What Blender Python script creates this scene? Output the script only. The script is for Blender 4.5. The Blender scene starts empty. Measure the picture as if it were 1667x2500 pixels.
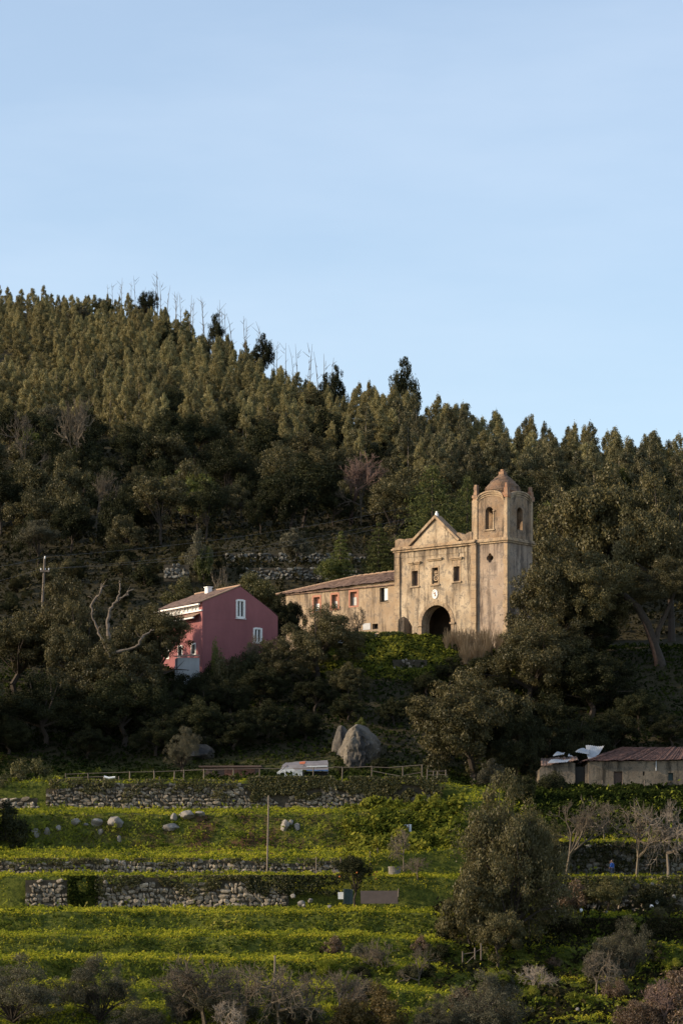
import bpy, bmesh, math, random
import numpy as np
from mathutils import Vector, Matrix
R = math.radians
sc = bpy.context.scene
col = sc.collection
rng = np.random.default_rng(7)
random.seed(7)

# ------------------------------------------------------------------ camera, sky, sun, exposure
F = 7000.0            # focal length in photograph pixels (photograph 1667 x 2500)
CX, HY = 833.5, 2250.0  # principal column, horizon row
SUN_EL, SUN_AZ = 20.0, 260.0   # azimuth clockwise from +Y (view direction)
cam = bpy.data.cameras.new('camera')
cam.sensor_fit = 'HORIZONTAL'; cam.sensor_width = 36.0
cam.lens = 36.0 * F / 1667.0
cam.shift_y = (HY - 1250.0) / 1667.0
cam.clip_start = 1.0; cam.clip_end = 6000.0
camo = bpy.data.objects.new('camera', cam); col.objects.link(camo)
camo.rotation_euler = (R(90), 0, 0)
sc.camera = camo

world = bpy.data.worlds.new('World'); sc.world = world; world.use_nodes = True
wn = world.node_tree; wb = wn.nodes['Background']
sky = wn.nodes.new('ShaderNodeTexSky'); sky.sky_type = 'NISHITA'; sky.sun_disc = False
sky.sun_elevation = R(SUN_EL); sky.sun_rotation = R(SUN_AZ)
sky.dust_density = 0.7; sky.ozone_density = 1.6; sky.air_density = 1.0
tcw = wn.nodes.new('ShaderNodeTexCoord')
mpw = wn.nodes.new('ShaderNodeMapping'); mpw.inputs['Scale'].default_value = (2.2, 2.2, 9.0)
nzw = wn.nodes.new('ShaderNodeTexNoise'); nzw.inputs['Scale'].default_value = 1.6; nzw.inputs['Detail'].default_value = 6
nzw.inputs['Roughness'].default_value = 0.55
mrw = wn.nodes.new('ShaderNodeMapRange'); mrw.inputs['From Min'].default_value = 0.42; mrw.inputs['From Max'].default_value = 0.8
mrw.inputs['To Min'].default_value = 0.21; mrw.inputs['To Max'].default_value = 0.42
mxw = wn.nodes.new('ShaderNodeMix'); mxw.data_type = 'RGBA'
mxw.inputs[7].default_value = (4.5, 4.95, 5.6, 1)   # thin high cirrus veil
wn.links.new(tcw.outputs['Generated'], mpw.inputs[0]); wn.links.new(mpw.outputs[0], nzw.inputs['Vector'])
wn.links.new(nzw.outputs['Fac'], mrw.inputs[0]); wn.links.new(mrw.outputs[0], mxw.inputs[0])
wn.links.new(sky.outputs[0], mxw.inputs[6]); wn.links.new(mxw.outputs[2], wb.inputs[0])
wb.inputs[1].default_value = 0.142

sl = bpy.data.lights.new('sun', 'SUN'); sl.energy = 3.7; sl.angle = R(0.5); sl.color = (1.0, 0.80, 0.56)
so = bpy.data.objects.new('sun', sl); col.objects.link(so)
sdir = Vector((math.sin(R(SUN_AZ)) * math.cos(R(SUN_EL)), math.cos(R(SUN_AZ)) * math.cos(R(SUN_EL)), math.sin(R(SUN_EL))))
so.rotation_euler = sdir.to_track_quat('Z', 'Y').to_euler()
so.location = (-60, 200, 120)

vs = sc.view_settings
vs.view_transform = 'Standard'; vs.look = 'None'; vs.exposure = 0.6; vs.gamma = 1.0; vs.use_curve_mapping = False
sc.cycles.max_bounces = 5; sc.cycles.diffuse_bounces = 3; sc.cycles.glossy_bounces = 2
sc.cycles.transmission_bounces = 3; sc.cycles.transparent_max_bounces = 4
sc.cycles.caustics_reflective = False; sc.cycles.caustics_refractive = False

# ------------------------------------------------------------------ helpers: noise, projection of survey points
def _h(ix, iy, s):
    n = np.sin(ix * 127.1 + iy * 311.7 + s * 74.7) * 43758.5453
    return n - np.floor(n)
def vnoise(x, y, s=0):
    x = np.asarray(x, float); y = np.asarray(y, float)
    ix, iy = np.floor(x), np.floor(y); fx, fy = x - ix, y - iy
    fx = fx * fx * (3 - 2 * fx); fy = fy * fy * (3 - 2 * fy)
    a = _h(ix, iy, s); b = _h(ix + 1, iy, s); c = _h(ix, iy + 1, s); d = _h(ix + 1, iy + 1, s)
    return (a * (1 - fx) + b * fx) * (1 - fy) + (c * (1 - fx) + d * fx) * fy
def fbm(x, y, s=0, o=4):
    v = 0; a = 0.5; f = 1.0
    for k in range(o):
        v = v + a * vnoise(np.asarray(x) * f, np.asarray(y) * f, s + k); a *= 0.5; f *= 2.03
    return v
def PX(px, y): return (px - CX) * y / F        # lateral metres of a bearing at distance y
def PZ(row, y): return (HY - row) * y / F      # height of a sight line at distance y

# ------------------------------------------------------------------ terrain profile (distance, height) along bearings
U = np.array([-600, 0, 300, 460, 600, 850, 1000, 1100, 1160, 1250, 1350, 1450, 1667, 2300], float)
def ramp(u, a, b): return np.clip((u - a) / (b - a), 0, 1)
def tab(pairs):
    xs = [p[0] for p in pairs]; ys = [p[1] for p in pairs]
    return np.interp(U, xs, ys)
prof = []   # list of (y array, z array)
def add_z(y, z): prof.append((np.full_like(U, y), np.full_like(U, z)))
def add_r(y, rows):
    ya = tab(y) if isinstance(y, list) else np.full_like(U, float(y))
    ra = tab(rows) if isinstance(rows, list) else np.full_like(U, float(rows))
    prof.append((ya, (HY - ra) * ya / F))
def LR(yl, rl, yr, rr, a=850, b=1300):
    w = ramp(U, a, b); ya = yl + (yr - yl) * w; ra = rl + (rr - rl) * w
    prof.append((ya, (HY - ra) * ya / F))
add_z(0, -1.9); add_z(50, -13); add_z(150, -19); add_z(206, -10.5)
LR(217, 2468, 218, 2497); LR(224.5, 2455, 224.3, 2482)
LR(225.7, 2415, 226, 2447); LR(233.3, 2400, 233.6, 2433)
LR(234.6, 2346, 236, 2396); LR(241.3, 2332, 241, 2386)
LR(242.6, 2289, 243, 2316); LR(249.2, 2275, 248.6, 2305)
LR(250.5, 2229, 250.5, 2241); LR(259, 2219, 258.4, 2229)
LR(259.6, 2142, 259.2, 2148); LR(266, 2134, 268, 2140)
LR(266.6, 2102, 268.8, 2058); LR(268.5, 2094, 272, 2048)
LR(276.8, 2076, 280, 1992); LR(280.2, 1990, 286, 1948)
LR(290.5, 1976, 290.2, 1934, 1070, 1150); LR(291.2, 1912, 291, 1929, 1070, 1150)
LR(293, 1905, 293, 1926, 1070, 1150); LR(304, 1893, 306, 1922, 1070, 1200)
add_r(314, [(0, 1805), (300, 1812), (600, 1800), (850, 1790), (1000, 1805), (1250, 1832), (1667, 1830)])
add_r(324, [(0, 1742), (300, 1745), (600, 1722), (850, 1720), (1000, 1722), (1250, 1740), (1667, 1722)])
add_r(332, [(0, 1690), (300, 1680), (460, 1654), (600, 1640), (850, 1650), (1000, 1655), (1250, 1652), (1450, 1640), (1667, 1626)])
add_r(339.5, [(0, 1640), (300, 1640), (460, 1632), (600, 1620), (850, 1583), (960, 1570), (1000, 1549), (1100, 1556), (1160, 1585), (1250, 1588), (1667, 1585)])
prof.append((np.full_like(U, 362.), tab([(0, 38), (300, 36), (460, 34), (600, 34.3), (850, 34.6), (1000, 33.8), (1250, 33.8), (1450, 35), (1667, 36)])))
add_r(384, [(0, 1445), (300, 1430), (600, 1414), (900, 1414), (1667, 1420)])
add_r(384.9, [(0, 1440), (300, 1424), (560, 1388), (900, 1388), (1000, 1410), (1667, 1414)])
add_r(395, [(0, 1410), (300, 1395), (560, 1374), (900, 1374), (1667, 1380)])
add_r(395.9, [(0, 1406), (300, 1388), (500, 1352), (900, 1352), (1000, 1370), (1667, 1375)])
add_r(430, [(0, 1310), (300, 1297), (600, 1290), (850, 1290), (1250, 1300), (1667, 1310)])
add_r(480, [(0, 1172), (300, 1172), (600, 1172), (850, 1195), (1250, 1235), (1667, 1275)])
RIDGE_Y = tab([(-600, 740), (0, 700), (300, 655), (460, 630), (600, 605), (850, 565), (1000, 545), (1250, 525), (1450, 512), (1667, 505), (2300, 500)])
RIDGE_R = tab([(-600, 720), (0, 752), (300, 786), (460, 846), (600, 912), (850, 1070), (1000, 1125), (1250, 1195), (1450, 1235), (1667, 1262), (2300, 1300)])
rz = (HY - RIDGE_R) * RIDGE_Y / F
prof.append(((RIDGE_Y + 480) / 2, (rz + prof[-1][1]) / 2 + 1.5))
prof.append((RIDGE_Y, rz))
prof.append((RIDGE_Y + 70, rz - 16))
prof.append((np.full_like(U, 1500.), rz - 120))
PY = np.array([p[0] for p in prof]); PZZ = np.array([p[1] for p in prof])   # (N, ncols)

def edge_shift(x, y):
    a = np.clip((y - 205) / 10, 0, 1) * np.clip((289 - y) / 3, 0, 1) * (fbm(x * 0.07 + 5, y * 0.004, 3) - 0.47) * 3.0
    return a + np.clip((y - 205) / 5, 0, 1) * np.clip((255 - y) / 3, 0, 1) * ((fbm(x * 0.33 + 2, y * 0.05, 9) - 0.47) * 1.5)
def ground(x, y):
    x = np.atleast_1d(np.asarray(x, float)); y = np.atleast_1d(np.asarray(y, float))
    x, y = np.broadcast_arrays(x, y)
    u = x * F / np.maximum(y, 30) + CX
    # slow wander of the terrace edges
    yy = y + edge_shift(x, y)
    uc = np.clip(u, U[0], U[-1] - 1e-6)
    j = np.clip(np.searchsorted(U, uc, side='right') - 1, 0, len(U) - 2)
    w = (uc - U[j]) / (U[j + 1] - U[j])
    ycol = PY[:, j] * (1 - w) + PY[:, j + 1] * w      # (N, M)
    zcol = PZZ[:, j] * (1 - w) + PZZ[:, j + 1] * w
    k = np.clip((ycol <= yy).sum(0) - 1, 0, PY.shape[0] - 2)
    m = np.arange(x.size)
    xs = yy.ravel()
    ycol = ycol.reshape(PY.shape[0], -1); zcol = zcol.reshape(PY.shape[0], -1); k = k.ravel()
    y0, y1 = ycol[k, m], ycol[k + 1, m]; z0, z1 = zcol[k, m], zcol[k + 1, m]
    t = np.clip((xs - y0) / np.maximum(y1 - y0, 1e-6), 0, 1)
    z = z0 + (z1 - z0) * t
    xr, yr = x.ravel(), y.ravel()
    z = z + (fbm(xr * 0.25, yr * 0.25, 11, 3) - 0.44) * np.where(yr < 293, 0.28, 0.9) + np.where((yr > 205) & (yr < 289), (fbm(xr * 0.9, yr * 1.3, 17, 3) - 0.44) * 0.55, 0)
    big = np.clip((yr - 400) / 60, 0, 1)
    z = z + big * (fbm(xr * 0.03, yr * 0.03, 23, 3) - 0.44) * 5
    z = z + 40 * np.exp(-((xr + 142) / 32) ** 2) * np.exp(-((yr - 432) / 26) ** 2)  # unseen spur left of view, added to shade the lower wood
    return z.reshape(x.shape)
def gz(x, y): return float(ground(x, y)[0])
def gat(px, y):
    x = PX(px, y); return (x, y, gz(x, y))

# ------------------------------------------------------------------ helpers: meshes, objects, materials
def link(name, data, mat=None, parent=None, **props):
    o = bpy.data.objects.new(name, data); col.objects.link(o)
    if mat is not None and data is not None and not data.materials: data.materials.append(mat)
    if parent is not None: o.parent = parent
    for k, v in props.items(): o[k] = v
    return o
def thing(name, label, cat, loc=(0, 0, 0), rz=0.0, group=None):
    o = bpy.data.objects.new(name, None); col.objects.link(o)
    o.location = loc; o.rotation_euler = (0, 0, rz); o.empty_display_size = 0.3
    o['label'] = label; o['category'] = cat
    if group: o['group'] = group
    return o
def tag(o, label, cat, group=None):
    o['label'] = label; o['category'] = cat
    if group: o['group'] = group
    return o
def np_mesh(name, V, faces_n, rnd=None, smooth=False):
    """V (n, k, 3): n separate k-gons."""
    V = np.asarray(V, np.float32); n, k = V.shape[0], V.shape[1]
    me = bpy.data.meshes.new(name)
    me.vertices.add(n * k); me.vertices.foreach_set('co', V.reshape(-1))
    me.loops.add(n * k); me.loops.foreach_set('vertex_index', np.arange(n * k, dtype=np.int32))
    me.polygons.add(n); me.polygons.foreach_set('loop_start', np.arange(0, n * k, k, dtype=np.int32))
    me.polygons.foreach_set('loop_total', np.full(n, k, np.int32))
    me.update(calc_edges=True)
    if rnd is not None:
        at = me.attributes.new('rnd', 'FLOAT', 'FACE'); at.data.foreach_set('value', np.asarray(rnd, np.float32))
    return me
def grid_mesh(name, V, wrap=False, smooth=True):
    """V (a, b, 3) grid of shared vertices."""
    V = np.asarray(V, np.float32); a, b = V.shape[:2]
    i = np.arange(a * b).reshape(a, b)
    q = np.stack([i[:-1, :-1], i[:-1, 1:], i[1:, 1:], i[1:, :-1]], -1).reshape(-1, 4)
    if wrap:
        q2 = np.stack([i[:-1, -1], i[:-1, 0], i[1:, 0], i[1:, -1]], -1); q = np.concatenate([q, q2])
    me = bpy.data.meshes.new(name)
    me.from_pydata(V.reshape(-1, 3).tolist(), [], q.tolist()); me.update()
    if smooth: me.polygons.foreach_set('use_smooth', np.ones(len(me.polygons), bool))
    return me
def bm_mesh(name, bm, smooth=False):
    bmesh.ops.recalc_face_normals(bm, faces=bm.faces)
    me = bpy.data.meshes.new(name); bm.to_mesh(me); bm.free()
    if smooth: me.polygons.foreach_set('use_smooth', np.ones(len(me.polygons), bool))
    return me
def add_box(bm, x0, x1, y0, y1, z0, z1):
    v = [bm.verts.new((x, y, z)) for z in (z0, z1) for y in (y0, y1) for x in (x0, x1)]
    for f in ((0, 2, 3, 1), (4, 5, 7, 6), (0, 1, 5, 4), (2, 6, 7, 3), (0, 4, 6, 2), (1, 3, 7, 5)):
        bm.faces.new([v[i] for i in f])
    return v
def box_mesh(name, *b, jit=0.0, seed=0):
    bm = bmesh.new(); r = random.Random(seed)
    for bb in b: add_box(bm, *bb)
    if jit:
        for v in bm.verts: v.co += Vector((r.uniform(-jit, jit), r.uniform(-jit, jit), r.uniform(-jit, jit)))
    return bm_mesh(name, bm)
def wall_poly(name, outer, holes, y, th, sub=0):
    """vertical wall in the xz plane at y, thickness th towards +y, with holes."""
    bm = bmesh.new(); edges = []
    for loop in [outer] + holes:
        vs_ = [bm.verts.new((p[0], y, p[1])) for p in loop]
        for i in range(len(vs_)): edges.append(bm.edges.new((vs_[i], vs_[(i + 1) % len(vs_)])))
    bmesh.ops.triangle_fill(bm, use_beauty=True, use_dissolve=False, edges=edges, normal=(0, -1, 0))
    ext = bmesh.ops.extrude_face_region(bm, geom=list(bm.faces))
    bmesh.ops.translate(bm, verts=[g for g in ext['geom'] if isinstance(g, bmesh.types.BMVert)], vec=(0, th, 0))
    return bm_mesh(name, bm)
def arch(cx, zs, r, n=14, z0=None, w=None):
    """closed outline of an arched opening"""
    w = r if w is None else w
    pts = [(cx + w, z0), ] if z0 is not None else []
    pts += [(cx + w * math.cos(math.pi * i / n), zs + r * math.sin(math.pi * i / n)) for i in range(n + 1)]
    if z0 is not None: pts += [(cx - w, z0)]
    return pts
def rect(x0, x1, z0, z1): return [(x0, z0), (x1, z0), (x1, z1), (x0, z1)]
def tubes(segs, k=5):
    """segs: list of (p0, p1, r0, r1) -> quads (n*k, 4, 3)"""
    S = np.array([list(s[0]) + list(s[1]) + [s[2], s[3]] for s in segs], float)
    p0, p1, r0, r1 = S[:, :3], S[:, 3:6], S[:, 6], S[:, 7]
    d = p1 - p0; L = np.linalg.norm(d, axis=1, keepdims=True); d = d / np.maximum(L, 1e-6)
    h = np.where(np.abs(d[:, 2:3]) > 0.9, np.array([[1., 0, 0]]), np.array([[0, 0, 1.]]))
    a = np.cross(d, h); a /= np.linalg.norm(a, axis=1, keepdims=True); b = np.cross(d, a)
    an = np.arange(k) * 2 * np.pi / k
    ring = np.cos(an)[None, :, None] * a[:, None] + np.sin(an)[None, :, None] * b[:, None]
    A = p0[:, None] + ring * r0[:, None, None]; B = p1[:, None] + ring * r1[:, None, None]
    q = np.stack([A, np.roll(A, -1, 1), np.roll(B, -1, 1), B], 2)
    return q.reshape(-1, 4, 3)
def polytube(pts, rad, k=8, name='tube'):
    pts = np.array(pts, float); n = len(pts); rad = np.broadcast_to(np.asarray(rad, float), (n,))
    V = np.zeros((n, k, 3)); an = np.arange(k) * 2 * np.pi / k
    for i in range(n):
        d = pts[min(i + 1, n - 1)] - pts[max(i - 1, 0)]; d /= np.linalg.norm(d)
        h = np.array([0, 1., 0]) if abs(d[1]) < 0.9 else np.array([1., 0, 0])
        a = np.cross(d, h); a /= np.linalg.norm(a); b = np.cross(d, a)
        V[i] = pts[i] + rad[i] * (np.cos(an)[:, None] * a + np.sin(an)[:, None] * b)
    return grid_mesh(name, V, wrap=True)
def leaf_quads(P, N, size, r, asp=0.62):
    n = len(P); N = N / np.maximum(np.linalg.norm(N, axis=1, keepdims=True), 1e-6)
    t = r.normal(size=(n, 3)); t -= (t * N).sum(1, keepdims=True) * N
    t /= np.maximum(np.linalg.norm(t, axis=1, keepdims=True), 1e-6)
    b = np.cross(N, t); s = np.broadcast_to(np.asarray(size, float), (n,))[:, None]
    t = t * s * 0.5; b = b * s * 0.5 * asp
    return np.stack([P - t, P + b * 0.9 - t * 0.1, P + t, P - b * 0.9 + t * 0.1], 1)
def sphere_dirs(n, r):
    d = r.normal(size=(n, 3)); return d / np.linalg.norm(d, axis=1, keepdims=True)

# ---- materials
def new_mat(name):
    m = bpy.data.materials.new(name); m.use_nodes = True; nt = m.node_tree
    for nd in list(nt.nodes): nt.nodes.remove(nd)
    out = nt.nodes.new('ShaderNodeOutputMaterial')
    return m, nt, out
def noise_node(nt, scale, detail=4, rough=0.55, coord='Object', sc3=None):
    tc = nt.nodes.new('ShaderNodeTexCoord'); nz = nt.nodes.new('ShaderNodeTexNoise')
    nz.inputs['Scale'].default_value = scale; nz.inputs['Detail'].default_value = detail; nz.inputs['Roughness'].default_value = rough
    if sc3:
        mp = nt.nodes.new('ShaderNodeMapping'); mp.inputs['Scale'].default_value = sc3
        nt.links.new(tc.outputs[coord], mp.inputs[0]); nt.links.new(mp.outputs[0], nz.inputs['Vector'])
    else: nt.links.new(tc.outputs[coord], nz.inputs['Vector'])
    return nz
def rampn(nt, src, stops):
    cr = nt.nodes.new('ShaderNodeValToRGB'); e = cr.color_ramp.elements
    while len(e) < len(stops): e.new(0.5)
    for el, (p, c) in zip(e, stops): el.position = p; el.color = (*c, 1) if len(c) == 3 else c
    nt.links.new(src, cr.inputs[0]); return cr
def mixc(nt, fac, a, b, mode='MIX'):
    m = nt.nodes.new('ShaderNodeMix'); m.data_type = 'RGBA'; m.blend_type = mode
    for sock, v in ((0, fac), (6, a), (7, b)):
        if isinstance(v, (int, float)): m.inputs[sock].default_value = v
        elif isinstance(v, tuple): m.inputs[sock].default_value = (*v, 1) if len(v) == 3 else v
        else: nt.links.new(v, m.inputs[sock])
    return m.outputs[2]
def leaf_mat(name, stops, trans=0.22, gloss=0.015, var=0.35, warm=None):
    m, nt, out = new_mat(name)
    at = nt.nodes.new('ShaderNodeAttribute'); at.attribute_name = 'rnd'
    cr = rampn(nt, at.outputs['Fac'], stops)
    oi = nt.nodes.new('ShaderNodeObjectInfo')
    mr = nt.nodes.new('ShaderNodeMapRange'); mr.inputs['To Min'].default_value = 1 - var; mr.inputs['To Max'].default_value = 1 + var
    nt.links.new(oi.outputs['Random'], mr.inputs[0])
    vm = nt.nodes.new('ShaderNodeVectorMath'); vm.operation = 'SCALE'
    nt.links.new(cr.outputs[0], vm.inputs[0]); nt.links.new(mr.outputs[0], vm.inputs['Scale'])
    c = vm.outputs[0]
    if warm:
        wn_ = nt.nodes.new('ShaderNodeMath'); wn_.operation = 'FRACT'
        mu = nt.nodes.new('ShaderNodeMath'); mu.operation = 'MULTIPLY'; mu.inputs[1].default_value = 7.31
        nt.links.new(oi.outputs['Random'], mu.inputs[0]); nt.links.new(mu.outputs[0], wn_.inputs[0])
        c = mixc(nt, wn_.outputs[0], c, mixc(nt, 0.55, c, warm))
    d = nt.nodes.new('ShaderNodeBsdfDiffuse'); t = nt.nodes.new('ShaderNodeBsdfTranslucent')
    nt.links.new(c, d.inputs[0]); nt.links.new(c, t.inputs[0])
    mx = nt.nodes.new('ShaderNodeMixShader'); mx.inputs[0].default_value = trans
    nt.links.new(d.outputs[0], mx.inputs[1]); nt.links.new(t.outputs[0], mx.inputs[2])
    g = nt.nodes.new('ShaderNodeBsdfGlossy'); g.inputs['Roughness'].default_value = 0.45; g.inputs[0].default_value = (0.8, 0.8, 0.8, 1)
    mg = nt.nodes.new('ShaderNodeMixShader'); mg.inputs[0].default_value = gloss
    nt.links.new(mx.outputs[0], mg.inputs[1]); nt.links.new(g.outputs[0], mg.inputs[2])
    nt.links.new(mg.outputs[0], out.inputs[0])
    return m
def plain(name, c, rough=0.85, var=0.25, scale=3.0, bump=0.0, metallic=0.0, sc3=None, objvar=0.0, c2=None):
    m, nt, out = new_mat(name)
    p = nt.nodes.new('ShaderNodeBsdfPrincipled'); p.inputs['Roughness'].default_value = rough; p.inputs['Metallic'].default_value = metallic
    nz = noise_node(nt, scale, 6, 0.65, sc3=sc3)
    lo = tuple(x * (1 - var) for x in c); hi = tuple(min(1, x * (1 + var)) for x in (c2 or c))
    cr = rampn(nt, nz.outputs['Fac'], [(0.3, lo), (0.7, hi)])
    cc = cr.outputs[0]
    if objvar:
        oi = nt.nodes.new('ShaderNodeObjectInfo'); mr = nt.nodes.new('ShaderNodeMapRange')
        mr.inputs['To Min'].default_value = 1 - objvar; mr.inputs['To Max'].default_value = 1 + objvar
        nt.links.new(oi.outputs['Random'], mr.inputs[0])
        vm = nt.nodes.new('ShaderNodeVectorMath'); vm.operation = 'SCALE'
        nt.links.new(cc, vm.inputs[0]); nt.links.new(mr.outputs[0], vm.inputs['Scale']); cc = vm.outputs[0]
    nt.links.new(cc, p.inputs['Base Color'])
    if bump:
        b = nt.nodes.new('ShaderNodeBump'); b.inputs['Strength'].default_value = bump; b.inputs['Distance'].default_value = 0.08
        nt.links.new(nz.outputs['Fac'], b.inputs['Height']); nt.links.new(b.outputs[0], p.inputs['Normal'])
    nt.links.new(p.outputs[0], out.inputs[0])
    return m
def plaster(name, base, pale, grey, dark, amt=0.5, bump=0.5, runs=()):
    m, nt, out = new_mat(name)
    p = nt.nodes.new('ShaderNodeBsdfPrincipled'); p.inputs['Roughness'].default_value = 0.95
    p.inputs['Specular IOR Level'].default_value = 0.15
    n1 = noise_node(nt, 0.55, 6, 0.7); n2 = noise_node(nt, 1.1, 8, 0.8); n3 = noise_node(nt, 1.0, 6, 0.7, sc3=(1.0, 1.0, 0.16)); n4 = noise_node(nt, 3.2, 5, 0.75)
    c = mixc(nt, rampn(nt, n1.outputs['Fac'], [(0.42, (0, 0, 0)), (0.60, (1, 1, 1))]).outputs[0], base, pale)
    c = mixc(nt, rampn(nt, n2.outputs['Fac'], [(0.48, (0, 0, 0)), (0.58, (amt, amt, amt))]).outputs[0], c, grey)
    c = mixc(nt, rampn(nt, n3.outputs['Fac'], [(0.51, (0, 0, 0)), (0.64, (amt, amt, amt))]).outputs[0], c, dark)
    c = mixc(nt, rampn(nt, n4.outputs['Fac'], [(0.60, (0, 0, 0)), (0.72, (0.55, 0.55, 0.55))]).outputs[0], c, pale)
    c = mixc(nt, rampn(nt, n4.outputs['Fac'], [(0.30, (0.55, 0.55, 0.55)), (0.40, (0, 0, 0))]).outputs[0], c, dark)
    if runs:      # rain streaks below ledges: (x centre, half width, z of ledge, length)
        tc = nt.nodes.new('ShaderNodeTexCoord'); sx = nt.nodes.new('ShaderNodeSeparateXYZ'); nt.links.new(tc.outputs['Object'], sx.inputs[0])
        st = noise_node(nt, 1.0, 5, 0.7, sc3=(2.6, 2.6, 0.10)); sm = rampn(nt, st.outputs['Fac'], [(0.42, (0.12, 0.12, 0.12)), (0.60, (1, 1, 1))]).outputs[0]
        def mth(op, a_, b_):
            m_ = nt.nodes.new('ShaderNodeMath'); m_.operation = op; m_.use_clamp = False
            for k_, v_ in ((0, a_), (1, b_)):
                if isinstance(v_, (int, float)): m_.inputs[k_].default_value = v_
                else: nt.links.new(v_, m_.inputs[k_])
            return m_.outputs[0]
        def mrg(v_, a_, b_, c_, d_):
            m_ = nt.nodes.new('ShaderNodeMapRange'); m_.interpolation_type = 'SMOOTHSTEP'; nt.links.new(v_, m_.inputs[0])
            for k_, q_ in zip(('From Min', 'From Max', 'To Min', 'To Max'), (a_, b_, c_, d_)): m_.inputs[k_].default_value = q_
            return m_.outputs[0]
        tot = None
        for (xc, hw, zt, ln) in runs:
            dx = mth('ABSOLUTE', mth('SUBTRACT', sx.outputs['X'], xc), 0); mx = mrg(dx, hw * 0.7, hw * 1.15, 1, 0)
            mz = mth('MULTIPLY', mrg(sx.outputs['Z'], zt - ln, zt, 0, 1), mrg(sx.outputs['Z'], zt, zt + 0.05, 1, 0)); v_ = mth('MULTIPLY', mx, mz)
            tot = v_ if tot is None else mth('MAXIMUM', tot, v_)
        c = mixc(nt, mth('MULTIPLY', mth('MULTIPLY', tot, sm), 0.85), c, dark)
    nt.links.new(c, p.inputs['Base Color'])
    b = nt.nodes.new('ShaderNodeBump'); b.inputs['Strength'].default_value = bump; b.inputs['Distance'].default_value = 0.12
    nt.links.new(n4.outputs['Fac'], b.inputs['Height']); nt.links.new(b.outputs[0], p.inputs['Normal'])
    nt.links.new(p.outputs[0], out.inputs[0])
    return m

M = {}
M['plaster'] = plaster('church_plaster', (0.375, 0.285, 0.19), (0.58, 0.465, 0.325), (0.20, 0.165, 0.128), (0.095, 0.072, 0.053), 0.95,
    runs=((-10.4, 6.0, 11.6, 2.3), (-13.6, 0.85, 7.2, 2.2), (-10.5, 0.8, 7.2, 1.2), (-7.3, 0.95, 7.4, 2.6), (-13.6, 1.0, 9.9, 0.9), (-7.3, 1.0, 10.0, 0.9), (-10.5, 6.2, 0.6, 1.6)))
M['plaster_tower'] = plaster('tower_plaster', (0.33, 0.25, 0.185), (0.46, 0.365, 0.28), (0.205, 0.165, 0.135), (0.105, 0.08, 0.065), 0.85,
    runs=((-2.0, 2.2, 11.6, 3.0), (-2.0, 0.6, 9.4, 2.6)))
M['plaster_belfry'] = plaster('belfry_plaster', (0.25, 0.17, 0.108), (0.36, 0.275, 0.195), (0.135, 0.10, 0.075), (0.065, 0.05, 0.038), 0.9, 0.9)
M['plaster_wing'] = plaster('wing_plaster', (0.33, 0.24, 0.155), (0.45, 0.345, 0.235), (0.21, 0.165, 0.125), (0.105, 0.08, 0.06), 0.85)
M['dressed'] = plaster('dressed_stone', (0.36, 0.255, 0.16), (0.48, 0.37, 0.245), (0.22, 0.165, 0.12), (0.10, 0.075, 0.055), 0.85, 0.7)
M['brick'] = plaster('weathered_brick', (0.30, 0.15, 0.09), (0.38, 0.25, 0.16), (0.17, 0.12, 0.095), (0.075, 0.06, 0.05), 0.85, 1.0)
M['dome'] = plaster('dome_tiles', (0.17, 0.105, 0.07), (0.26, 0.17, 0.11), (0.10, 0.08, 0.064), (0.045, 0.038, 0.033), 0.9, 1.0)
M['tile'] = plain('roof_tile', (0.12, 0.066, 0.05), 0.9, 0.55, 2.2, 0.3, c2=(0.17, 0.11, 0.082))
M['tile_pale'] = plain('roof_tile_pale', (0.33, 0.215, 0.14), 0.9, 0.3, 6.0)
M['tile_red'] = plain('roof_tile_red', (0.085, 0.042, 0.032), 0.9, 0.65, 3.0, 0.3)
M['pink'] = plain('pink_paint', (0.265, 0.096, 0.098), 0.9, 0.16, 0.45, sc3=(1, 1, 0.5))
M['white'] = plain('white_paint', (0.78, 0.76, 0.72), 0.7, 0.06, 1.5)
M['whitewash'] = plain('whitewash', (0.74, 0.74, 0.73), 0.8, 0.08, 1.2)
M['limewash'] = plain('old_limewash', (0.45, 0.46, 0.47), 0.85, 0.15, 0.9, sc3=(1, 1, 0.4))
M['orange_frame'] = plain('orange_limewash', (0.38, 0.175, 0.115), 0.9, 0.18, 3.0)
M['dark'] = plain('dark_interior', (0.02, 0.018, 0.015), 0.9, 0.2)
M['porch'] = plain('porch_stone', (0.12, 0.085, 0.06), 0.95, 0.4, 0.8)
M['board'] = plain('weathered_board', (0.085, 0.055, 0.042), 0.85, 0.3, 3.0, sc3=(8, 8, 1))
M['shutter'] = plain('shutter_white', (0.68, 0.68, 0.66), 0.7, 0.08)
M['glass'] = plain('window_glass', (0.035, 0.04, 0.045), 0.12, 0.2)
M['greyglass'] = plain('dusty_glass', (0.30, 0.29, 0.28), 0.35, 0.2, 4.0)
M['wood'] = plain('post_wood', (0.135, 0.105, 0.08), 0.85, 0.3, 6.0, sc3=(3, 3, 0.6), objvar=0.3)
M['stone_dark'] = plain('shade_toned_wall_stone', (0.10, 0.095, 0.08), 0.95, 0.45, 3.5, 0.5, objvar=0.45, c2=(0.16, 0.15, 0.125))  # darker wall stone; shade on these walls is put into the colour
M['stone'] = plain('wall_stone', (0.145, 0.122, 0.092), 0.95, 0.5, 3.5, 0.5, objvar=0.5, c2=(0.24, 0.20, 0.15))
M['boulder'] = plain('boulder_stone', (0.19, 0.172, 0.15), 0.95, 0.4, 1.6, 0.6, objvar=0.15)
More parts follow.
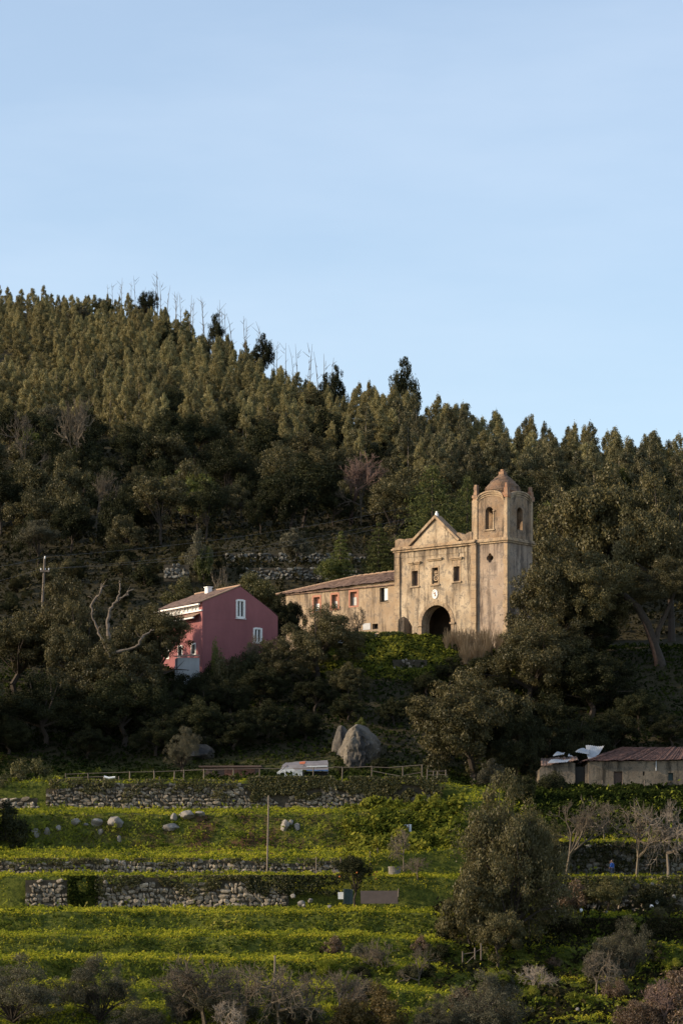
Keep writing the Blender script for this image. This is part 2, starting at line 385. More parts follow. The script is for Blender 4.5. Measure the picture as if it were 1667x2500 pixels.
M['crag'] = plaster('crag_rock', (0.10, 0.088, 0.074), (0.21, 0.18, 0.14), (0.055, 0.053, 0.052), (0.025, 0.026, 0.029), 0.95, 1.0)
M['crag_rock'] = plaster('crag_weathered_rock', (0.14, 0.122, 0.10), (0.25, 0.215, 0.165), (0.075, 0.07, 0.066), (0.032, 0.032, 0.034), 0.95, 1.0)
M['soil'] = plain('wall_earth', (0.055, 0.045, 0.03), 1.0, 0.4, 2.0)
M['bark'] = plain('bark_brown', (0.045, 0.033, 0.024), 0.95, 0.4, 4.0, 0.4, objvar=0.2)
M['bark_red'] = plain('stripped_cork_bark', (0.11, 0.058, 0.036), 0.95, 0.4, 2.0, 0.4)
M['bark_pale'] = plain('bark_pale', (0.19, 0.155, 0.12), 0.9, 0.4, 3.0, objvar=0.3)
M['twig'] = plain('bare_twigs', (0.105, 0.082, 0.055), 0.9, 0.3, 3.0, objvar=0.25)
M['twig_red'] = plain('reddish_twigs', (0.125, 0.078, 0.062), 0.9, 0.3, 3.0, objvar=0.2)
M['deadwood'] = plain('dead_wood', (0.125, 0.10, 0.078), 0.9, 0.4, 2.5, 0.4)
M['metal'] = plain('corrugated_metal', (0.36, 0.37, 0.385), 0.55, 0.2, 2.0)
M['tarp_white'] = plain('white_tarp', (0.33, 0.345, 0.34), 0.5, 0.12, 2.0, 0.4)
M['tarp_grey'] = plain('grey_tarp', (0.16, 0.145, 0.148), 0.6, 0.25, 1.2)
M['tarp_orange'] = plain('orange_cloth', (0.42, 0.11, 0.04), 0.7, 0.2)
M['tarp_blue'] = plain('blue_cloth', (0.06, 0.13, 0.30), 0.7, 0.2)
M['rust'] = plain('rusty_board', (0.16, 0.07, 0.045), 0.9, 0.4, 2.0)
M['teal'] = plain('teal_sheet', (0.022, 0.045, 0.045), 0.6, 0.2)
M['panel'] = plain('faded_panel', (0.105, 0.08, 0.072), 0.8, 0.15, 2.0)
M['blue_wool'] = plain('blue_cloth_jumper', (0.04, 0.12, 0.45), 0.9, 0.15)
M['denim'] = plain('denim', (0.05, 0.06, 0.10), 0.9, 0.2)
M['skin'] = plain('skin', (0.45, 0.27, 0.19), 0.6, 0.1)
M['hair'] = plain('hair', (0.06, 0.035, 0.022), 0.7, 0.3)
M['fruit'] = plain('orange_fruit', (0.45, 0.13, 0.02), 0.5, 0.1)
M['wire'] = plain('wire', (0.10, 0.10, 0.10), 0.6, 0.1)
M['shed_wall'] = plaster('shed_plaster', (0.17, 0.135, 0.10), (0.27, 0.22, 0.16), (0.095, 0.083, 0.066), (0.04, 0.035, 0.027), 0.95, 0.9)
# foliage
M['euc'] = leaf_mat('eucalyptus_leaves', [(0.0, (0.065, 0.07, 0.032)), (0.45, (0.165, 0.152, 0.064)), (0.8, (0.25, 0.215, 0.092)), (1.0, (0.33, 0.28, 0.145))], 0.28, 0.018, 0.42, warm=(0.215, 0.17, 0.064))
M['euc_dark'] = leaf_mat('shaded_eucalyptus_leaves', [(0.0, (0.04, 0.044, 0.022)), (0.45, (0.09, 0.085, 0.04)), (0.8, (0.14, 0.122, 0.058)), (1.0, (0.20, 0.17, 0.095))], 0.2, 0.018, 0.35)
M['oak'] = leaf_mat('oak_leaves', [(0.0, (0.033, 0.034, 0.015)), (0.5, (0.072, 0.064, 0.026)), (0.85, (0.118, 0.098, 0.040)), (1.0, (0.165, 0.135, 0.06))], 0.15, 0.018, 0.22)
M['oak_dark'] = leaf_mat('dark_shade_toned_leaves', [(0.0, (0.012, 0.015, 0.007)), (0.6, (0.027, 0.029, 0.012)), (1.0, (0.056, 0.055, 0.022))], 0.1, 0.008, 0.25)  # oak leaf colour darkened to carry the deep shade under the trees
M['bright'] = leaf_mat('light_green_leaves', [(0.0, (0.035, 0.048, 0.012)), (0.5, (0.080, 0.092, 0.020)), (1.0, (0.14, 0.135, 0.032))], 0.3, 0.018, 0.25)
M['conifer'] = leaf_mat('conifer_needles', [(0.0, (0.030, 0.040, 0.014)), (0.5, (0.072, 0.082, 0.024)), (1.0, (0.125, 0.12, 0.038))], 0.15, 0.01, 0.2)
M['fine'] = leaf_mat('fine_dark_leaves', [(0.0, (0.042, 0.041, 0.018)), (0.5, (0.088, 0.078, 0.032)), (1.0, (0.15, 0.125, 0.055))], 0.25, 0.015, 0.15)
M['olive'] = leaf_mat('olive_leaves', [(0.0, (0.040, 0.039, 0.025)), (0.5, (0.080, 0.074, 0.044)), (1.0, (0.13, 0.115, 0.07))], 0.2, 0.018, 0.2)
M['golden'] = leaf_mat('golden_leaves', [(0.0, (0.06, 0.045, 0.016)), (0.5, (0.13, 0.09, 0.03)), (1.0, (0.21, 0.15, 0.055))], 0.25, 0.018, 0.2)
M['dry'] = leaf_mat('dry_grass_stems', [(0.0, (0.15, 0.10, 0.055)), (0.5, (0.24, 0.17, 0.095)), (1.0, (0.34, 0.25, 0.15))], 0.25, 0.02, 0.1)
M['brownbush'] = leaf_mat('brown_bush_leaves', [(0.0, (0.07, 0.042, 0.024)), (0.5, (0.13, 0.085, 0.05)), (1.0, (0.20, 0.135, 0.08))], 0.2, 0.03, 0.1)
M['grass'] = leaf_mat('terrace_grass', [(0.0, (0.15, 0.17, 0.02)), (0.35, (0.27, 0.28, 0.027)), (0.75, (0.40, 0.38, 0.034)), (1.0, (0.50, 0.41, 0.06))], 0.5, 0.0, 0.0)
M['bank'] = leaf_mat('bank_plants', [(0.0, (0.05, 0.07, 0.014)), (0.35, (0.13, 0.155, 0.022)), (0.75, (0.24, 0.25, 0.036)), (1.0, (0.38, 0.31, 0.08))], 0.45, 0.0, 0.0)
M['lush'] = leaf_mat('lush_leaves', [(0.0, (0.05, 0.065, 0.012)), (0.5, (0.14, 0.15, 0.022)), (1.0, (0.27, 0.245, 0.04))], 0.3, 0.0, 0.0)
M['under'] = leaf_mat('undergrowth_leaves', [(0.0, (0.009, 0.015, 0.005)), (0.5, (0.021, 0.030, 0.007)), (1.0, (0.042, 0.050, 0.012))], 0.25, 0.0, 0.0)  # leaf colour darkened for the shade on the slopes it covers
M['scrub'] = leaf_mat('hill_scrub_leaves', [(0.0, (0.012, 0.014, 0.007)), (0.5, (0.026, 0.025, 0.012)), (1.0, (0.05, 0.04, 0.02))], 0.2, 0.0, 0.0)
M['ivy'] = leaf_mat('ivy_leaves', [(0.0, (0.045, 0.045, 0.018)), (0.5, (0.085, 0.082, 0.027)), (1.0, (0.16, 0.135, 0.055))], 0.25, 0.018, 0.1)
M['flower'] = leaf_mat('yellow_flowers', [(0.0, (0.42, 0.36, 0.02)), (1.0, (0.66, 0.52, 0.03))], 0.35, 0.02, 0.0)

# ground material: grass on the terraces, earth on steep banks, leaf litter under the trees
def ground_mat():
    m, nt, out = new_mat('hill_ground')
    p = nt.nodes.new('ShaderNodeBsdfPrincipled'); p.inputs['Roughness'].default_value = 1.0; p.inputs['Specular IOR Level'].default_value = 0.1
    n1 = noise_node(nt, 0.35, 6, 0.6); n2 = noise_node(nt, 2.5, 6, 0.7); n3 = noise_node(nt, 0.13, 4, 0.6)
    g = rampn(nt, n2.outputs['Fac'], [(0.3, (0.035, 0.045, 0.011)), (0.55, (0.085, 0.098, 0.018)), (0.75, (0.17, 0.16, 0.032))]).outputs[0]
    e = rampn(nt, n2.outputs['Fac'], [(0.3, (0.05, 0.032, 0.018)), (0.7, (0.12, 0.065, 0.035))]).outputs[0]
    l = rampn(nt, n2.outputs['Fac'], [(0.3, (0.028, 0.026, 0.014)), (0.7, (0.06, 0.05, 0.028))]).outputs[0]
    at = nt.nodes.new('ShaderNodeAttribute'); at.attribute_name = 'zone'
    c = mixc(nt, at.outputs['Fac'], g, l)
    at2 = nt.nodes.new('ShaderNodeAttribute'); at2.attribute_name = 'earth'
    mm = nt.nodes.new('ShaderNodeMath'); mm.operation = 'MULTIPLY'
    nt.links.new(at2.outputs['Fac'], mm.inputs[0]); nt.links.new(rampn(nt, n1.outputs['Fac'], [(0.42, (0, 0, 0)), (0.56, (1, 1, 1))]).outputs[0], mm.inputs[1])
    c = mixc(nt, mm.outputs[0], c, e)
    nt.links.new(c, p.inputs['Base Color'])
    b = nt.nodes.new('ShaderNodeBump'); b.inputs['Strength'].default_value = 0.8; b.inputs['Distance'].default_value = 0.25
    nt.links.new(n2.outputs['Fac'], b.inputs['Height']); nt.links.new(b.outputs[0], p.inputs['Normal'])
    nt.links.new(p.outputs[0], out.inputs[0]); return m
M['ground'] = ground_mat()

# ------------------------------------------------------------------ the hillside
ys = np.concatenate([np.arange(0, 200, 10), np.arange(200, 294, 0.33), np.arange(294, 345, 0.8), np.arange(345, 402, 1.0), np.arange(402, 600, 4.0), np.arange(600, 860, 7.0), [900, 1000, 1200, 1500]])
us = np.concatenate([np.arange(-3600, -500, 155), np.arange(-500, 2200, 19), np.arange(2200, 5400, 160)])
UU, YY = np.meshgrid(us, ys)
XX = (UU - CX) * np.maximum(YY, 60) / F
ZZ = ground(XX, YY)
me = grid_mesh('hillside', np.stack([XX, YY, ZZ], -1))
zone = np.clip((YY - 300) / 10, 0, 1); zone = np.where((YY > 333) & (YY < 345) & (UU > 780) & (UU < 1150), 0.1, zone)
at = me.attributes.new('zone', 'FLOAT', 'POINT'); at.data.foreach_set('value', zone.ravel().astype(np.float32))
eb = ((YY > 271) & (YY < 287)).astype(float) * np.exp(-((UU - 560) / 330) ** 2)
at = me.attributes.new('earth', 'FLOAT', 'POINT'); at.data.foreach_set('value', eb.ravel().astype(np.float32))
hill = link('hillside', me, M['ground'], kind='structure')

# ------------------------------------------------------------------ the church
TH = R(39.0)
COR = Vector((PX(1235, 340), 340.0, 33.4))      # tower corner nearest the camera, base height
ch = thing('church', 'ruined ochre stone church with pedimented front, arched porch and domed bell tower', 'church', COR, -TH)
ct, st = math.cos(TH), math.sin(TH)
def fs(px):       # local x on the facade plane for a bearing
    k = (px - CX) / F
    s = (COR.x - k * COR.y) / (ct + k * st); return -s
def fz(row, x):   # local z for a sight row at local facade x
    return PZ(row, COR.y + st * (-x)) - COR.z
BZ = -3.0
xl, xr = fs(965), fs(1163)          # nave front from xl to xr
zc0, zc1 = 11.65, 12.25             # cornice
wx = [fs(1013), fs(1062), fs(1114.5)]
ax, ar = fs(1065), 2.23; aspring = 2.6
win_z = [(fz(1431, wx[0]), fz(1394, wx[0])), (fz(1426, wx[1]), fz(1386, wx[1])), (fz(1419, wx[2]), fz(1383, wx[2]))]
holes = [arch(ax, aspring, ar, 18, BZ + 0.6)] + [rect(x - 0.46, x + 0.46, z0, z1) for x, (z0, z1) in zip(wx, win_z)]
link('facade_wall', wall_poly('facade_wall', rect(xl, xr, BZ, zc0), holes, 0.0, 1.5), M['plaster'], ch)
# porch interior behind the arch
bm = bmesh.new()
add_box(bm, xl + 1.0, xr - 0.6, 6.0, 6.4, BZ, 6); add_box(bm, xl + 1.0, xl + 1.4, 1.5, 6.0, BZ, 6); add_box(bm, xr - 1.0, xr - 0.6, 1.5, 6.0, BZ, 6)
add_box(bm, xl + 1.0, xr - 0.6, 1.5, 6.4, 6.0, 6.3)
link('porch_room', bm_mesh('porch_room', bm), M['porch'], ch)
link('porch_step', box_mesh('porch_step', (ax - 2.2, ax + 2.2, 3.0, 3.6, BZ, 1.1), (ax - 2.2, ax + 2.2, 3.6, 4.4, BZ, 1.35)), M['porch'], ch)
# arch ring voussoirs, each a stone of its own
n = 15
for i in range(n):
    a0, a1 = math.pi * i / n + 0.006, math.pi * (i + 1) / n - 0.006
    bm = bmesh.new(); ro = ar + (0.48 if i != n // 2 else 0.62); ri = ar + 0.003
    prs = [(ax + ri * math.cos(a0), aspring + ri * math.sin(a0)), (ax + ro * math.cos(a0), aspring + ro * math.sin(a0)),
           (ax + ro * math.cos(a1), aspring + ro * math.sin(a1)), (ax + ri * math.cos(a1), aspring + ri * math.sin(a1))]
    f = [bm.verts.new((p[0], -0.07, p[1])) for p in prs]; b = [bm.verts.new((p[0], 0.05, p[1])) for p in prs]
    bm.faces.new(f); bm.faces.new(b[::-1])
    for k in range(4): bm.faces.new((f[k], f[(k + 1) % 4], b[(k + 1) % 4], b[k]))
    link('arch_stone', bm_mesh('arch_stone', bm), M['dressed'], ch)
for s in (-1, 1):
    x0 = ax + s * (ar + 0.003); x1 = ax + s * (ar + 0.46)
    link('arch_jamb', box_mesh('arch_jamb', (min(x0, x1), max(x0, x1), -0.06, 0.05, BZ, aspring - 0.2)), M['dressed'], ch)
    x1 = ax + s * (ar + 0.62); x0 = ax + s * (ar - 0.12)
    link('arch_impost', box_mesh('arch_impost', (min(x0, x1), max(x0, x1), -0.2, 0.4, aspring - 0.2, aspring + 0.02)), M['dressed'], ch)
# windows of the front
for i, (x, (z0, z1)) in enumerate(zip(wx, win_z)):
    big = i == 1
    w = link('window', box_mesh('window', (x - 0.46, x + 0.46, 0.5, 0.62, z0, z1)), M['dark'] if big else M['board'], ch)
    fr = 0.16
    link('frame', box_mesh('frame', (x - 0.46 - fr, x - 0.463, -0.05, 0.3, z0, z1), (x + 0.463, x + 0.46 + fr, -0.05, 0.3, z0, z1), (x - 0.46 - fr, x + 0.46 + fr, -0.05, 0.3, z1 + 0.003, z1 + 0.2)), M['dressed'], w)
    link('sill', box_mesh('sill', (x - 0.72, x + 0.72, -0.16, 0.3, z0 - 0.2, z0 - 0.003)), M['dressed'], w)
    hz = z1 + (0.95 if not big else 1.0); hw = 0.95 if not big else 1.15
    link('hood', box_mesh('hood', (x - hw, x + hw, -0.30, 0.05, hz, hz + 0.14), (x - hw + 0.12, x + hw - 0.12, -0.16, 0.05, hz - 0.16, hz - 0.003)), M['dressed'], w)
    if not big:
        link('lintel_panel', box_mesh('lintel_panel', (x - 0.6, x + 0.6, -0.03, 0.05, z1 + 0.22, hz - 0.2)), M['dressed'], w)
        for kx in (-0.23, 0.0, 0.23):
            link('board', box_mesh('board', (x + kx - 0.105, x + kx + 0.105, 0.46, 0.5, z0 + 0.02, z1 - 0.02)), M['board'], w)
    else:
        # carved crest in the central window: ring, inner disc and a small crown
        def disc(name, cx, cz, r0, r1, y, d, mat, par, sx=1.0, n=20):
            bm = bmesh.new(); rr = []
            for (r_, yy) in ((r0, y), (r1, y), (r1, y - d), (r0, y - d)):
                rr.append([bm.verts.new((cx + sx * r_ * math.cos(2 * math.pi * k / n), yy, cz + r_ * math.sin(2 * math.pi * k / n))) for k in range(n)])
            for a_ in range(4):
                for k in range(n): bm.faces.new((rr[a_][k], rr[a_][(k + 1) % n], rr[(a_ + 1) % 4][(k + 1) % n], rr[(a_ + 1) % 4][k]))
            return link(name, bm_mesh(name, bm), mat, par)
        disc('crest_ring', x, z0 + 0.72, 0.22, 0.36, 0.30, 0.18, M['dressed'], w)
        disc('crest_boss', x, z0 + 0.72, 0.001, 0.11, 0.30, 0.16, M['dressed'], w)
        link('crest_crown', box_mesh('crest_crown', (x - 0.24, x + 0.24, 0.12, 0.3, z0 + 1.3, z0 + 1.42), (x - 0.2, x - 0.1, 0.12, 0.3, z0 + 1.42, z0 + 1.6), (x - 0.05, x + 0.05, 0.12, 0.3, z0 + 1.42, z0 + 1.66), (x + 0.1, x + 0.2, 0.12, 0.3, z0 + 1.42, z0 + 1.6)), M['dressed'], w)
        link('crest_band', box_mesh('crest_band', (x - 0.4, x + 0.4, 0.2, 0.3, z0 + 1.1, z0 + 1.2)), M['dressed'], w); link('crest_band', box_mesh('crest_band', (x - 0.36, x + 0.36, 0.15, 0.3, z0 + 0.05, z0 + 0.16)), M['dressed'], w)
# oval plaque above the arch
px_, pz_ = wx[1], fz(1451, wx[1])
bm = bmesh.new(); nn = 24
ring = [[bm.verts.new((px_ + rr * 0.44 * math.cos(2 * math.pi * k / nn), yy, pz_ + rr * 0.58 * math.sin(2 * math.pi * k / nn))) for k in range(nn)] for rr, yy in ((1.0, 0.02), (1.0, -0.09), (0.82, -0.12), (0.78, -0.06))]
for a_ in range(3):
    for k in range(nn): bm.faces.new((ring[a_][k], ring[a_][(k + 1) % nn], ring[a_ + 1][(k + 1) % nn], ring[a_ + 1][k]))
bm.faces.new(ring[3])
pl = link('plaque', bm_mesh('plaque', bm), M['white'], ch, label='pale oval plaque above the church arch')
link('emblem', box_mesh('emblem', (px_ - 0.05, px_ + 0.05, -0.1, -0.055, pz_ - 0.3, pz_ + 0.28), (px_ - 0.16, px_ + 0.06, -0.1, -0.058, pz_ + 0.06, pz_ + 0.16), (px_ - 0.02, px_ + 0.15, -0.1, -0.057, pz_ - 0.2, pz_ - 0.08), jit=0.02), M['brick'], pl)
# pilasters
for (xa, xb) in ((xl - 0.05, xl + 0.78), (xr - 0.75, xr + 0.02)):
    r_ = random.Random(int(xa * 7)); z = BZ
    while z < zc0 - 0.02:
        h = r_.uniform(0.6, 1.1); h = h if z + h < zc0 - 0.4 else zc0 - 0.003 - z
        link('pilaster_block', box_mesh('pilaster_block', (xa, xb, -0.16 + r_.uniform(-0.02, 0.02), 0.4, z + 0.012, z + h - 0.012), jit=0.012, seed=int(z * 90)), M['dressed'], ch); z += h
# cornice in two mouldings and a pale frieze
link('frieze', box_mesh('frieze', (xl + 0.79, xr - 0.76, -0.05, 0.4, zc0 - 0.75, zc0 - 0.25)), M['plaster'], ch)
link('cornice', box_mesh('cornice', (xl - 0.22, xr + 0.02, -0.26, 1.5, zc0, zc0 + 0.24), (xl - 0.35, xr + 0.02, -0.46, 1.5, zc0 + 0.243, zc0 + 0.42), (xl - 0.25, xr + 0.02, -0.3, 1.5, zc0 + 0.423, zc1)), M['dressed'], ch)
# parapet, pediment
pbl, pbr, pax = fs(1005), fs(1117), fs(1065)
paz = fz(1268, pax)
def rough_top(name, x0, x1, z0, z1, y0, th, seed, amp=0.12, step=0.45):
    r = random.Random(seed); k = max(2, int((x1 - x0) / step)); top = []
    for i in range(k + 1): top.append((x0 + (x1 - x0) * i / k, z1 + r.uniform(-amp, amp)))
    return wall_poly(name, [(x0, z0), (x1, z0)] + top[::-1], [], y0, th)
link('parapet', rough_top('parapet', xl - 0.05, pbl + 0.2, zc1 + 0.002, 13.25, 0.0, 0.7, 1), M['plaster_belfry'], ch)
link('parapet', rough_top('parapet', pbr - 0.2, fs(1152), zc1 + 0.002, 13.2, 0.0, 0.7, 2, 0.15), M['plaster_belfry'], ch)
link('pediment', wall_poly('pediment', [(pbl, zc1 + 0.003), (pbr, zc1 + 0.003), (pax, paz)], [], -0.08, 0.9), M['plaster'], ch)
for (xa, xb) in ((pbl - 0.25, pax), (pbr + 0.25, pax)):
    dx = xb - xa; dz = paz + 0.12 - (zc1 + 0.02); L = math.hypot(dx, dz); nx, nz_ = -dz / L, dx / L
    if nz_ < 0: nx, nz_ = -nx, -nz_
    o = [(xa, zc1 + 0.02), (xb, paz + 0.12), (xb + (nx * 0.02), paz + 0.5), (xa + nx * 0.3, zc1 + 0.02 + nz_ * 0.3)]
    link('raking_cornice', wall_poly('raking_cornice', o, [], -0.36, 1.3), M['dressed'], ch)
link('finial', box_mesh('finial', (pax - 0.16, pax + 0.16, -0.1, 0.22, paz + 0.35, paz + 0.75), (pax - 0.09, pax + 0.09, -0.03, 0.15, paz + 0.75, paz + 0.98), jit=0.02), M['whitewash'], ch)
# crack in the front: a shallow dark gap built as a sunken strip beside the right window
ck = [(1118, 1327), (1116, 1340), (1121, 1352), (1118, 1362), (1120, 1374), (1117, 1383)]
ckp = [(fs(a), fz(b, fs(a))) for a, b in ck]
link('crack', wall_poly('crack', [(x - 0.05, z) for x, z in ckp] + [(x + 0.05 + 0.05 * (i % 2), z) for i, (x, z) in enumerate(ckp)][::-1], [], -0.012, 0.03), M['dark'], ch)
# nave body behind the front
link('nave', box_mesh('nave', (xl + 0.3, -4.6, 6.5, 11.5, BZ, 9.6), (xl + 0.3, xl + 1.0, 1.5, 6.5, BZ, 11.6), (xl + 1.0, -4.6, 1.5, 6.5, 6.4, 11.4)), M['plaster_wing'], ch)
bm = bmesh.new(); mxm = (xl - 4.3) / 2
v = [bm.verts.new(p) for p in ((xl, 1.5, 9.6), (-4.3, 1.5, 9.6), (mxm, 1.5, 12.0), (xl, 11.5, 9.6), (-4.3, 11.5, 9.6), (mxm, 11.5, 12.0))]
for f in ((0, 2, 5, 3), (1, 4, 5, 2), (0, 1, 2), (3, 5, 4)): bm.faces.new([v[i] for i in f])
link('nave_roof', bm_mesh('nave_roof', bm), M['tile'], ch)
# tower shaft with quatrefoil
tb = 0.22; TD = 5.4; TL = fs(1152)
qx, qz = fs(1193), fz(1362, fs(1193))
quat = []
for q in range(4):
    c0 = math.pi / 2 * q
    cxq, czq = qx + 0.27 * math.cos(c0), qz + 0.30 * math.sin(c0)
    for k in range(7):
        a_ = c0 - math.pi / 2 * 0.95 + math.pi * 0.95 * k / 6
        quat.append((cxq + 0.25 * math.cos(a_), czq + 0.28 * math.sin(a_)))
link('tower_wall', wall_poly('tower_wall', rect(xr + 0.02, 0, BZ, zc0), [quat], tb, 0.9), M['plaster_tower'], ch)
link('tower_side', box_mesh('tower_side', (-0.9, -0.002, tb + 0.9, TD, BZ, zc0)), M['plaster_tower'], ch)
link('tower_back', box_mesh('tower_back', (TL, -0.9, TD - 0.8, TD - 0.003, BZ, zc0), (TL, TL + 0.8, 1.5, TD - 0.8, BZ, zc0)), M['plaster_tower'], ch)
link('tower_floor', box_mesh('tower_floor', (TL + 0.1, -0.1, tb + 0.2, TD - 0.1, zc0 - 0.3, zc0 + 0.1)), M['porch'], ch)
r_ = random.Random(5)
z = BZ
while z < zc0 - 0.5:      # quoins on the tower corner, each its own block
    h = r_.uniform(0.55, 0.95); h = min(h, zc0 - 0.02 - z); w_ = r_.choice((0.42, 0.62))
    link('quoin', box_mesh('quoin', (-w_, 0.05, tb - 0.05, tb + (0.95 - w_), z + 0.012, z + h - 0.012), jit=0.012, seed=int(z * 50)), M['dressed'], ch); z += h
link('tower_cornice', box_mesh('tower_cornice', (xr + 0.025, 0.18, tb - 0.18, TD + 0.15, zc0, zc0 + 0.2), (xr + 0.025, 0.34, tb - 0.36, TD + 0.3, zc0 + 0.203, zc0 + 0.38), (xr + 0.025, 0.2, tb - 0.2, TD + 0.2, zc0 + 0.383, zc1)), M['dressed'], ch)
# belfry: four walls with arched openings and curved tops
bz0 = zc1 + 0.002; bzs = 16.9; bzt = 17.75
ox = fs(1191.5); oz0, oz1 = fz(1292, ox), fz(1237, ox); orr = 0.58
def curved(x0, x1):
    m_ = (x0 + x1) / 2; h_ = (x1 - x0) / 2
    return [(x0 + (x1 - x0) * k / 14, bzs + (bzt - bzs) * math.sqrt(max(0, 1 - ((x0 + (x1 - x0) * k / 14 - m_) / h_) ** 2))) for k in range(15)]
def belfry_wall(nm, x0, x1, oc, y, th, mat):
    o = [(x0, bz0), (x1, bz0)] + curved(x0, x1)[::-1]
    return wall_poly(nm, o, [arch(oc, oz1 - orr, orr, 12, oz0)], y, th)
link('belfry_wall', belfry_wall('belfry_front', TL, 0, ox, tb - 0.02, 0.7, None), M['plaster_belfry'], ch)
me_ = belfry_wall('belfry_back', TL, 0, ox, TD - 0.72, 0.7, None); link('belfry_wall', me_, M['plaster_belfry'], ch)
for side, xx in ((1, -0.7), (-1, TL)):
    me_ = belfry_wall('belfry_flank', tb + 0.69, TD - 0.73, (tb + TD) / 2, 0, 0.695, None)
    n_ = len(me_.vertices); co = np.zeros(n_ * 3, np.float32); me_.vertices.foreach_get('co', co); co = co.reshape(-1, 3)
    co = np.stack([co[:, 1] + xx, co[:, 0], co[:, 2]], 1); me_.vertices.foreach_set('co', co.ravel()); me_.update(); me_.flip_normals()
    link('belfry_wall', me_, M['plaster_belfry'], ch)
# curved cornice on front and right flank
def arc_cornice(nm, x0, x1, off, d, t0, t1):
    pts = curved(x0, x1); top = [(p[0], p[1] + t1) for p in pts]; bot = [(p[0], p[1] + t0) for p in pts]
    return wall_poly(nm, bot + top[::-1], [], off, d)
for (t0, t1, pr) in ((-0.42, -0.28, 0.08), (-0.2, 0.02, 0.16), (0.023, 0.2, 0.28)):
    link('belfry_cornice', arc_cornice('belfry_cornice', xr + 0.03, -0.42, tb - 0.02 - pr, pr + 0.1, t0, t1), M['dressed'], ch)
    me_ = arc_cornice('belfry_cornice', tb + 0.45, TD - 0.4, 0, pr + 0.1, t0, t1)
    co = np.zeros(len(me_.vertices) * 3, np.float32); me_.vertices.foreach_get('co', co); co = co.reshape(-1, 3)
    co = np.stack([co[:, 1] - 0.1, co[:, 0], co[:, 2]], 1); me_.vertices.foreach_set('co', co.ravel()); me_.update(); me_.flip_normals()
    link('belfry_cornice', me_, M['dressed'], ch)
# imposts and sill of the openings
link('opening_sill', box_mesh('opening_sill', (ox - orr - 0.2, ox + orr + 0.25, tb - 0.16, tb + 0.1, oz0 - 0.16, oz0 - 0.003)), M['dressed'], ch)
link('opening_frame', box_mesh('opening_frame', (ox + orr + 0.02, ox + orr + 0.16, tb - 0.1, tb + 0.1, oz0, oz1 - orr), (ox + orr + 0.0, ox + orr + 0.3, tb - 0.18, tb + 0.1, oz1 - orr, oz1 - orr + 0.13)), M['dressed'], ch)
# corner piers of the belfry and broken pinnacles
for (x0, x1, y0, y1) in ((TL - 0.1, xr + 0.03, tb - 0.14, tb + 0.6), (-0.42, 0.05, tb - 0.07, tb + 0.44), (-0.4, 0.05, TD - 0.42, TD + 0.05), (TL - 0.05, TL + 0.4, TD - 0.42, TD + 0.05)):
    link('corner_pier', box_mesh('corner_pier', (x0, x1, y0, y1, bz0 + 0.001, bzs + 0.1)), M['dressed'], ch)
    bm = bmesh.new(); zz = bzs + 0.1; cx_, cy_ = (x0 + x1) / 2, (y0 + y1) / 2; hw_ = 0.34; r2 = random.Random(int(x0 * 10) + 3)
    for k in range(6):
        h = r2.uniform(0.22, 0.36); e_ = hw_ * (1 - 0.1 * k) + r2.uniform(-0.04, 0.04) + (0.1 if k == 1 else 0)
        add_box(bm, cx_ - e_, cx_ + e_, cy_ - e_, cy_ + e_, zz, zz + h - 0.002); zz += h
    link('pinnacle', bm_mesh('pinnacle', bm), M['brick'], ch)
# dome: cloister vault on a square plan with tile courses
bm = bmesh.new(); cxd, cyd = TL / 2, (tb + TD) / 2; prev = None; NL = 14
for k in range(NL + 1):
    f = k / NL
    hw_ = 2.25 * ((1 - 0.84 * f) + 0.25 * math.sin(math.pi * f)); zz = 17.1 + 3.1 * f
    for sub in (0, 1):
        e_ = hw_ + (0.05 if sub == 0 else -0.03); z_ = zz + (0 if sub == 0 else 0.06)
        ringv = []
        for q in range(32):
            a_ = 2 * math.pi * q / 32 + math.pi / 4
            c_, s_ = math.cos(a_), math.sin(a_); p_ = 2.35
            m_ = (abs(c_) ** p_ + abs(s_) ** p_) ** (-1 / p_)
            j = 1 + 0.035 * math.sin(q * 12.9 + k * 7.7)
            ringv.append(bm.verts.new((cxd + e_ * m_ * c_ * j, cyd + e_ * m_ * s_ * j, z_ + 0.03 * math.sin(q * 5.1 + k * 3.3))))
        if prev:
            for q in range(32): bm.faces.new((prev[q], prev[(q + 1) % 32], ringv[(q + 1) % 32], ringv[q]))
        prev = ringv
bm.faces.new(prev)
dome = link('dome', bm_mesh('dome', bm), M['dome'], ch)
link('dome_cap', box_mesh('dome_cap', (cxd - 0.36, cxd + 0.36, cyd - 0.36, cyd + 0.36, 20.0, 20.5), (cxd - 0.2, cxd + 0.2, cyd - 0.2, cyd + 0.2, 20.5, 20.8), jit=0.03), M['brick'], dome)

# ------------------------------------------------------------------ the long wing left of the church
wg = thing('convent_wing', 'long low ochre building with tiled hipped roof joined to the church front', 'building', COR + Vector((-ct * -xl, st * -xl, 0)), -TH)
WO = Vector(wg.location)
def wt(px):
    k = (px - CX) / F; return -(WO.x - k * WO.y) / (ct + k * st)
def wz(row, x): return PZ(row, WO.y + st * (-x)) - WO.z
WL = wt(680); WY = 0.45; WD = 7.0
ez_r, ez_l = wz(1416, -0.1), wz(1451, WL)
def eav(x): return ez_r + (ez_l - ez_r) * (x / WL)
wins = []
for (a, b, r0, r1) in ((921, 941, 1470, 1435), (849, 866, 1479, 1445), (804, 819, 1486, 1452), (760, 775, 1492, 1458)):
    x0, x1 = wt(a), wt(b); wins.append((x0, x1, wz(r0, x0), wz(r1, x0)))
small = []
for (a, b, r0, r1) in ((881, 899, 1538, 1522), (903, 917, 1536, 1523), (858, 870, 1545, 1531)):
    x0, x1 = wt(a), wt(b); small.append((x0, x1, wz(r0, x0), wz(r1, x0)))
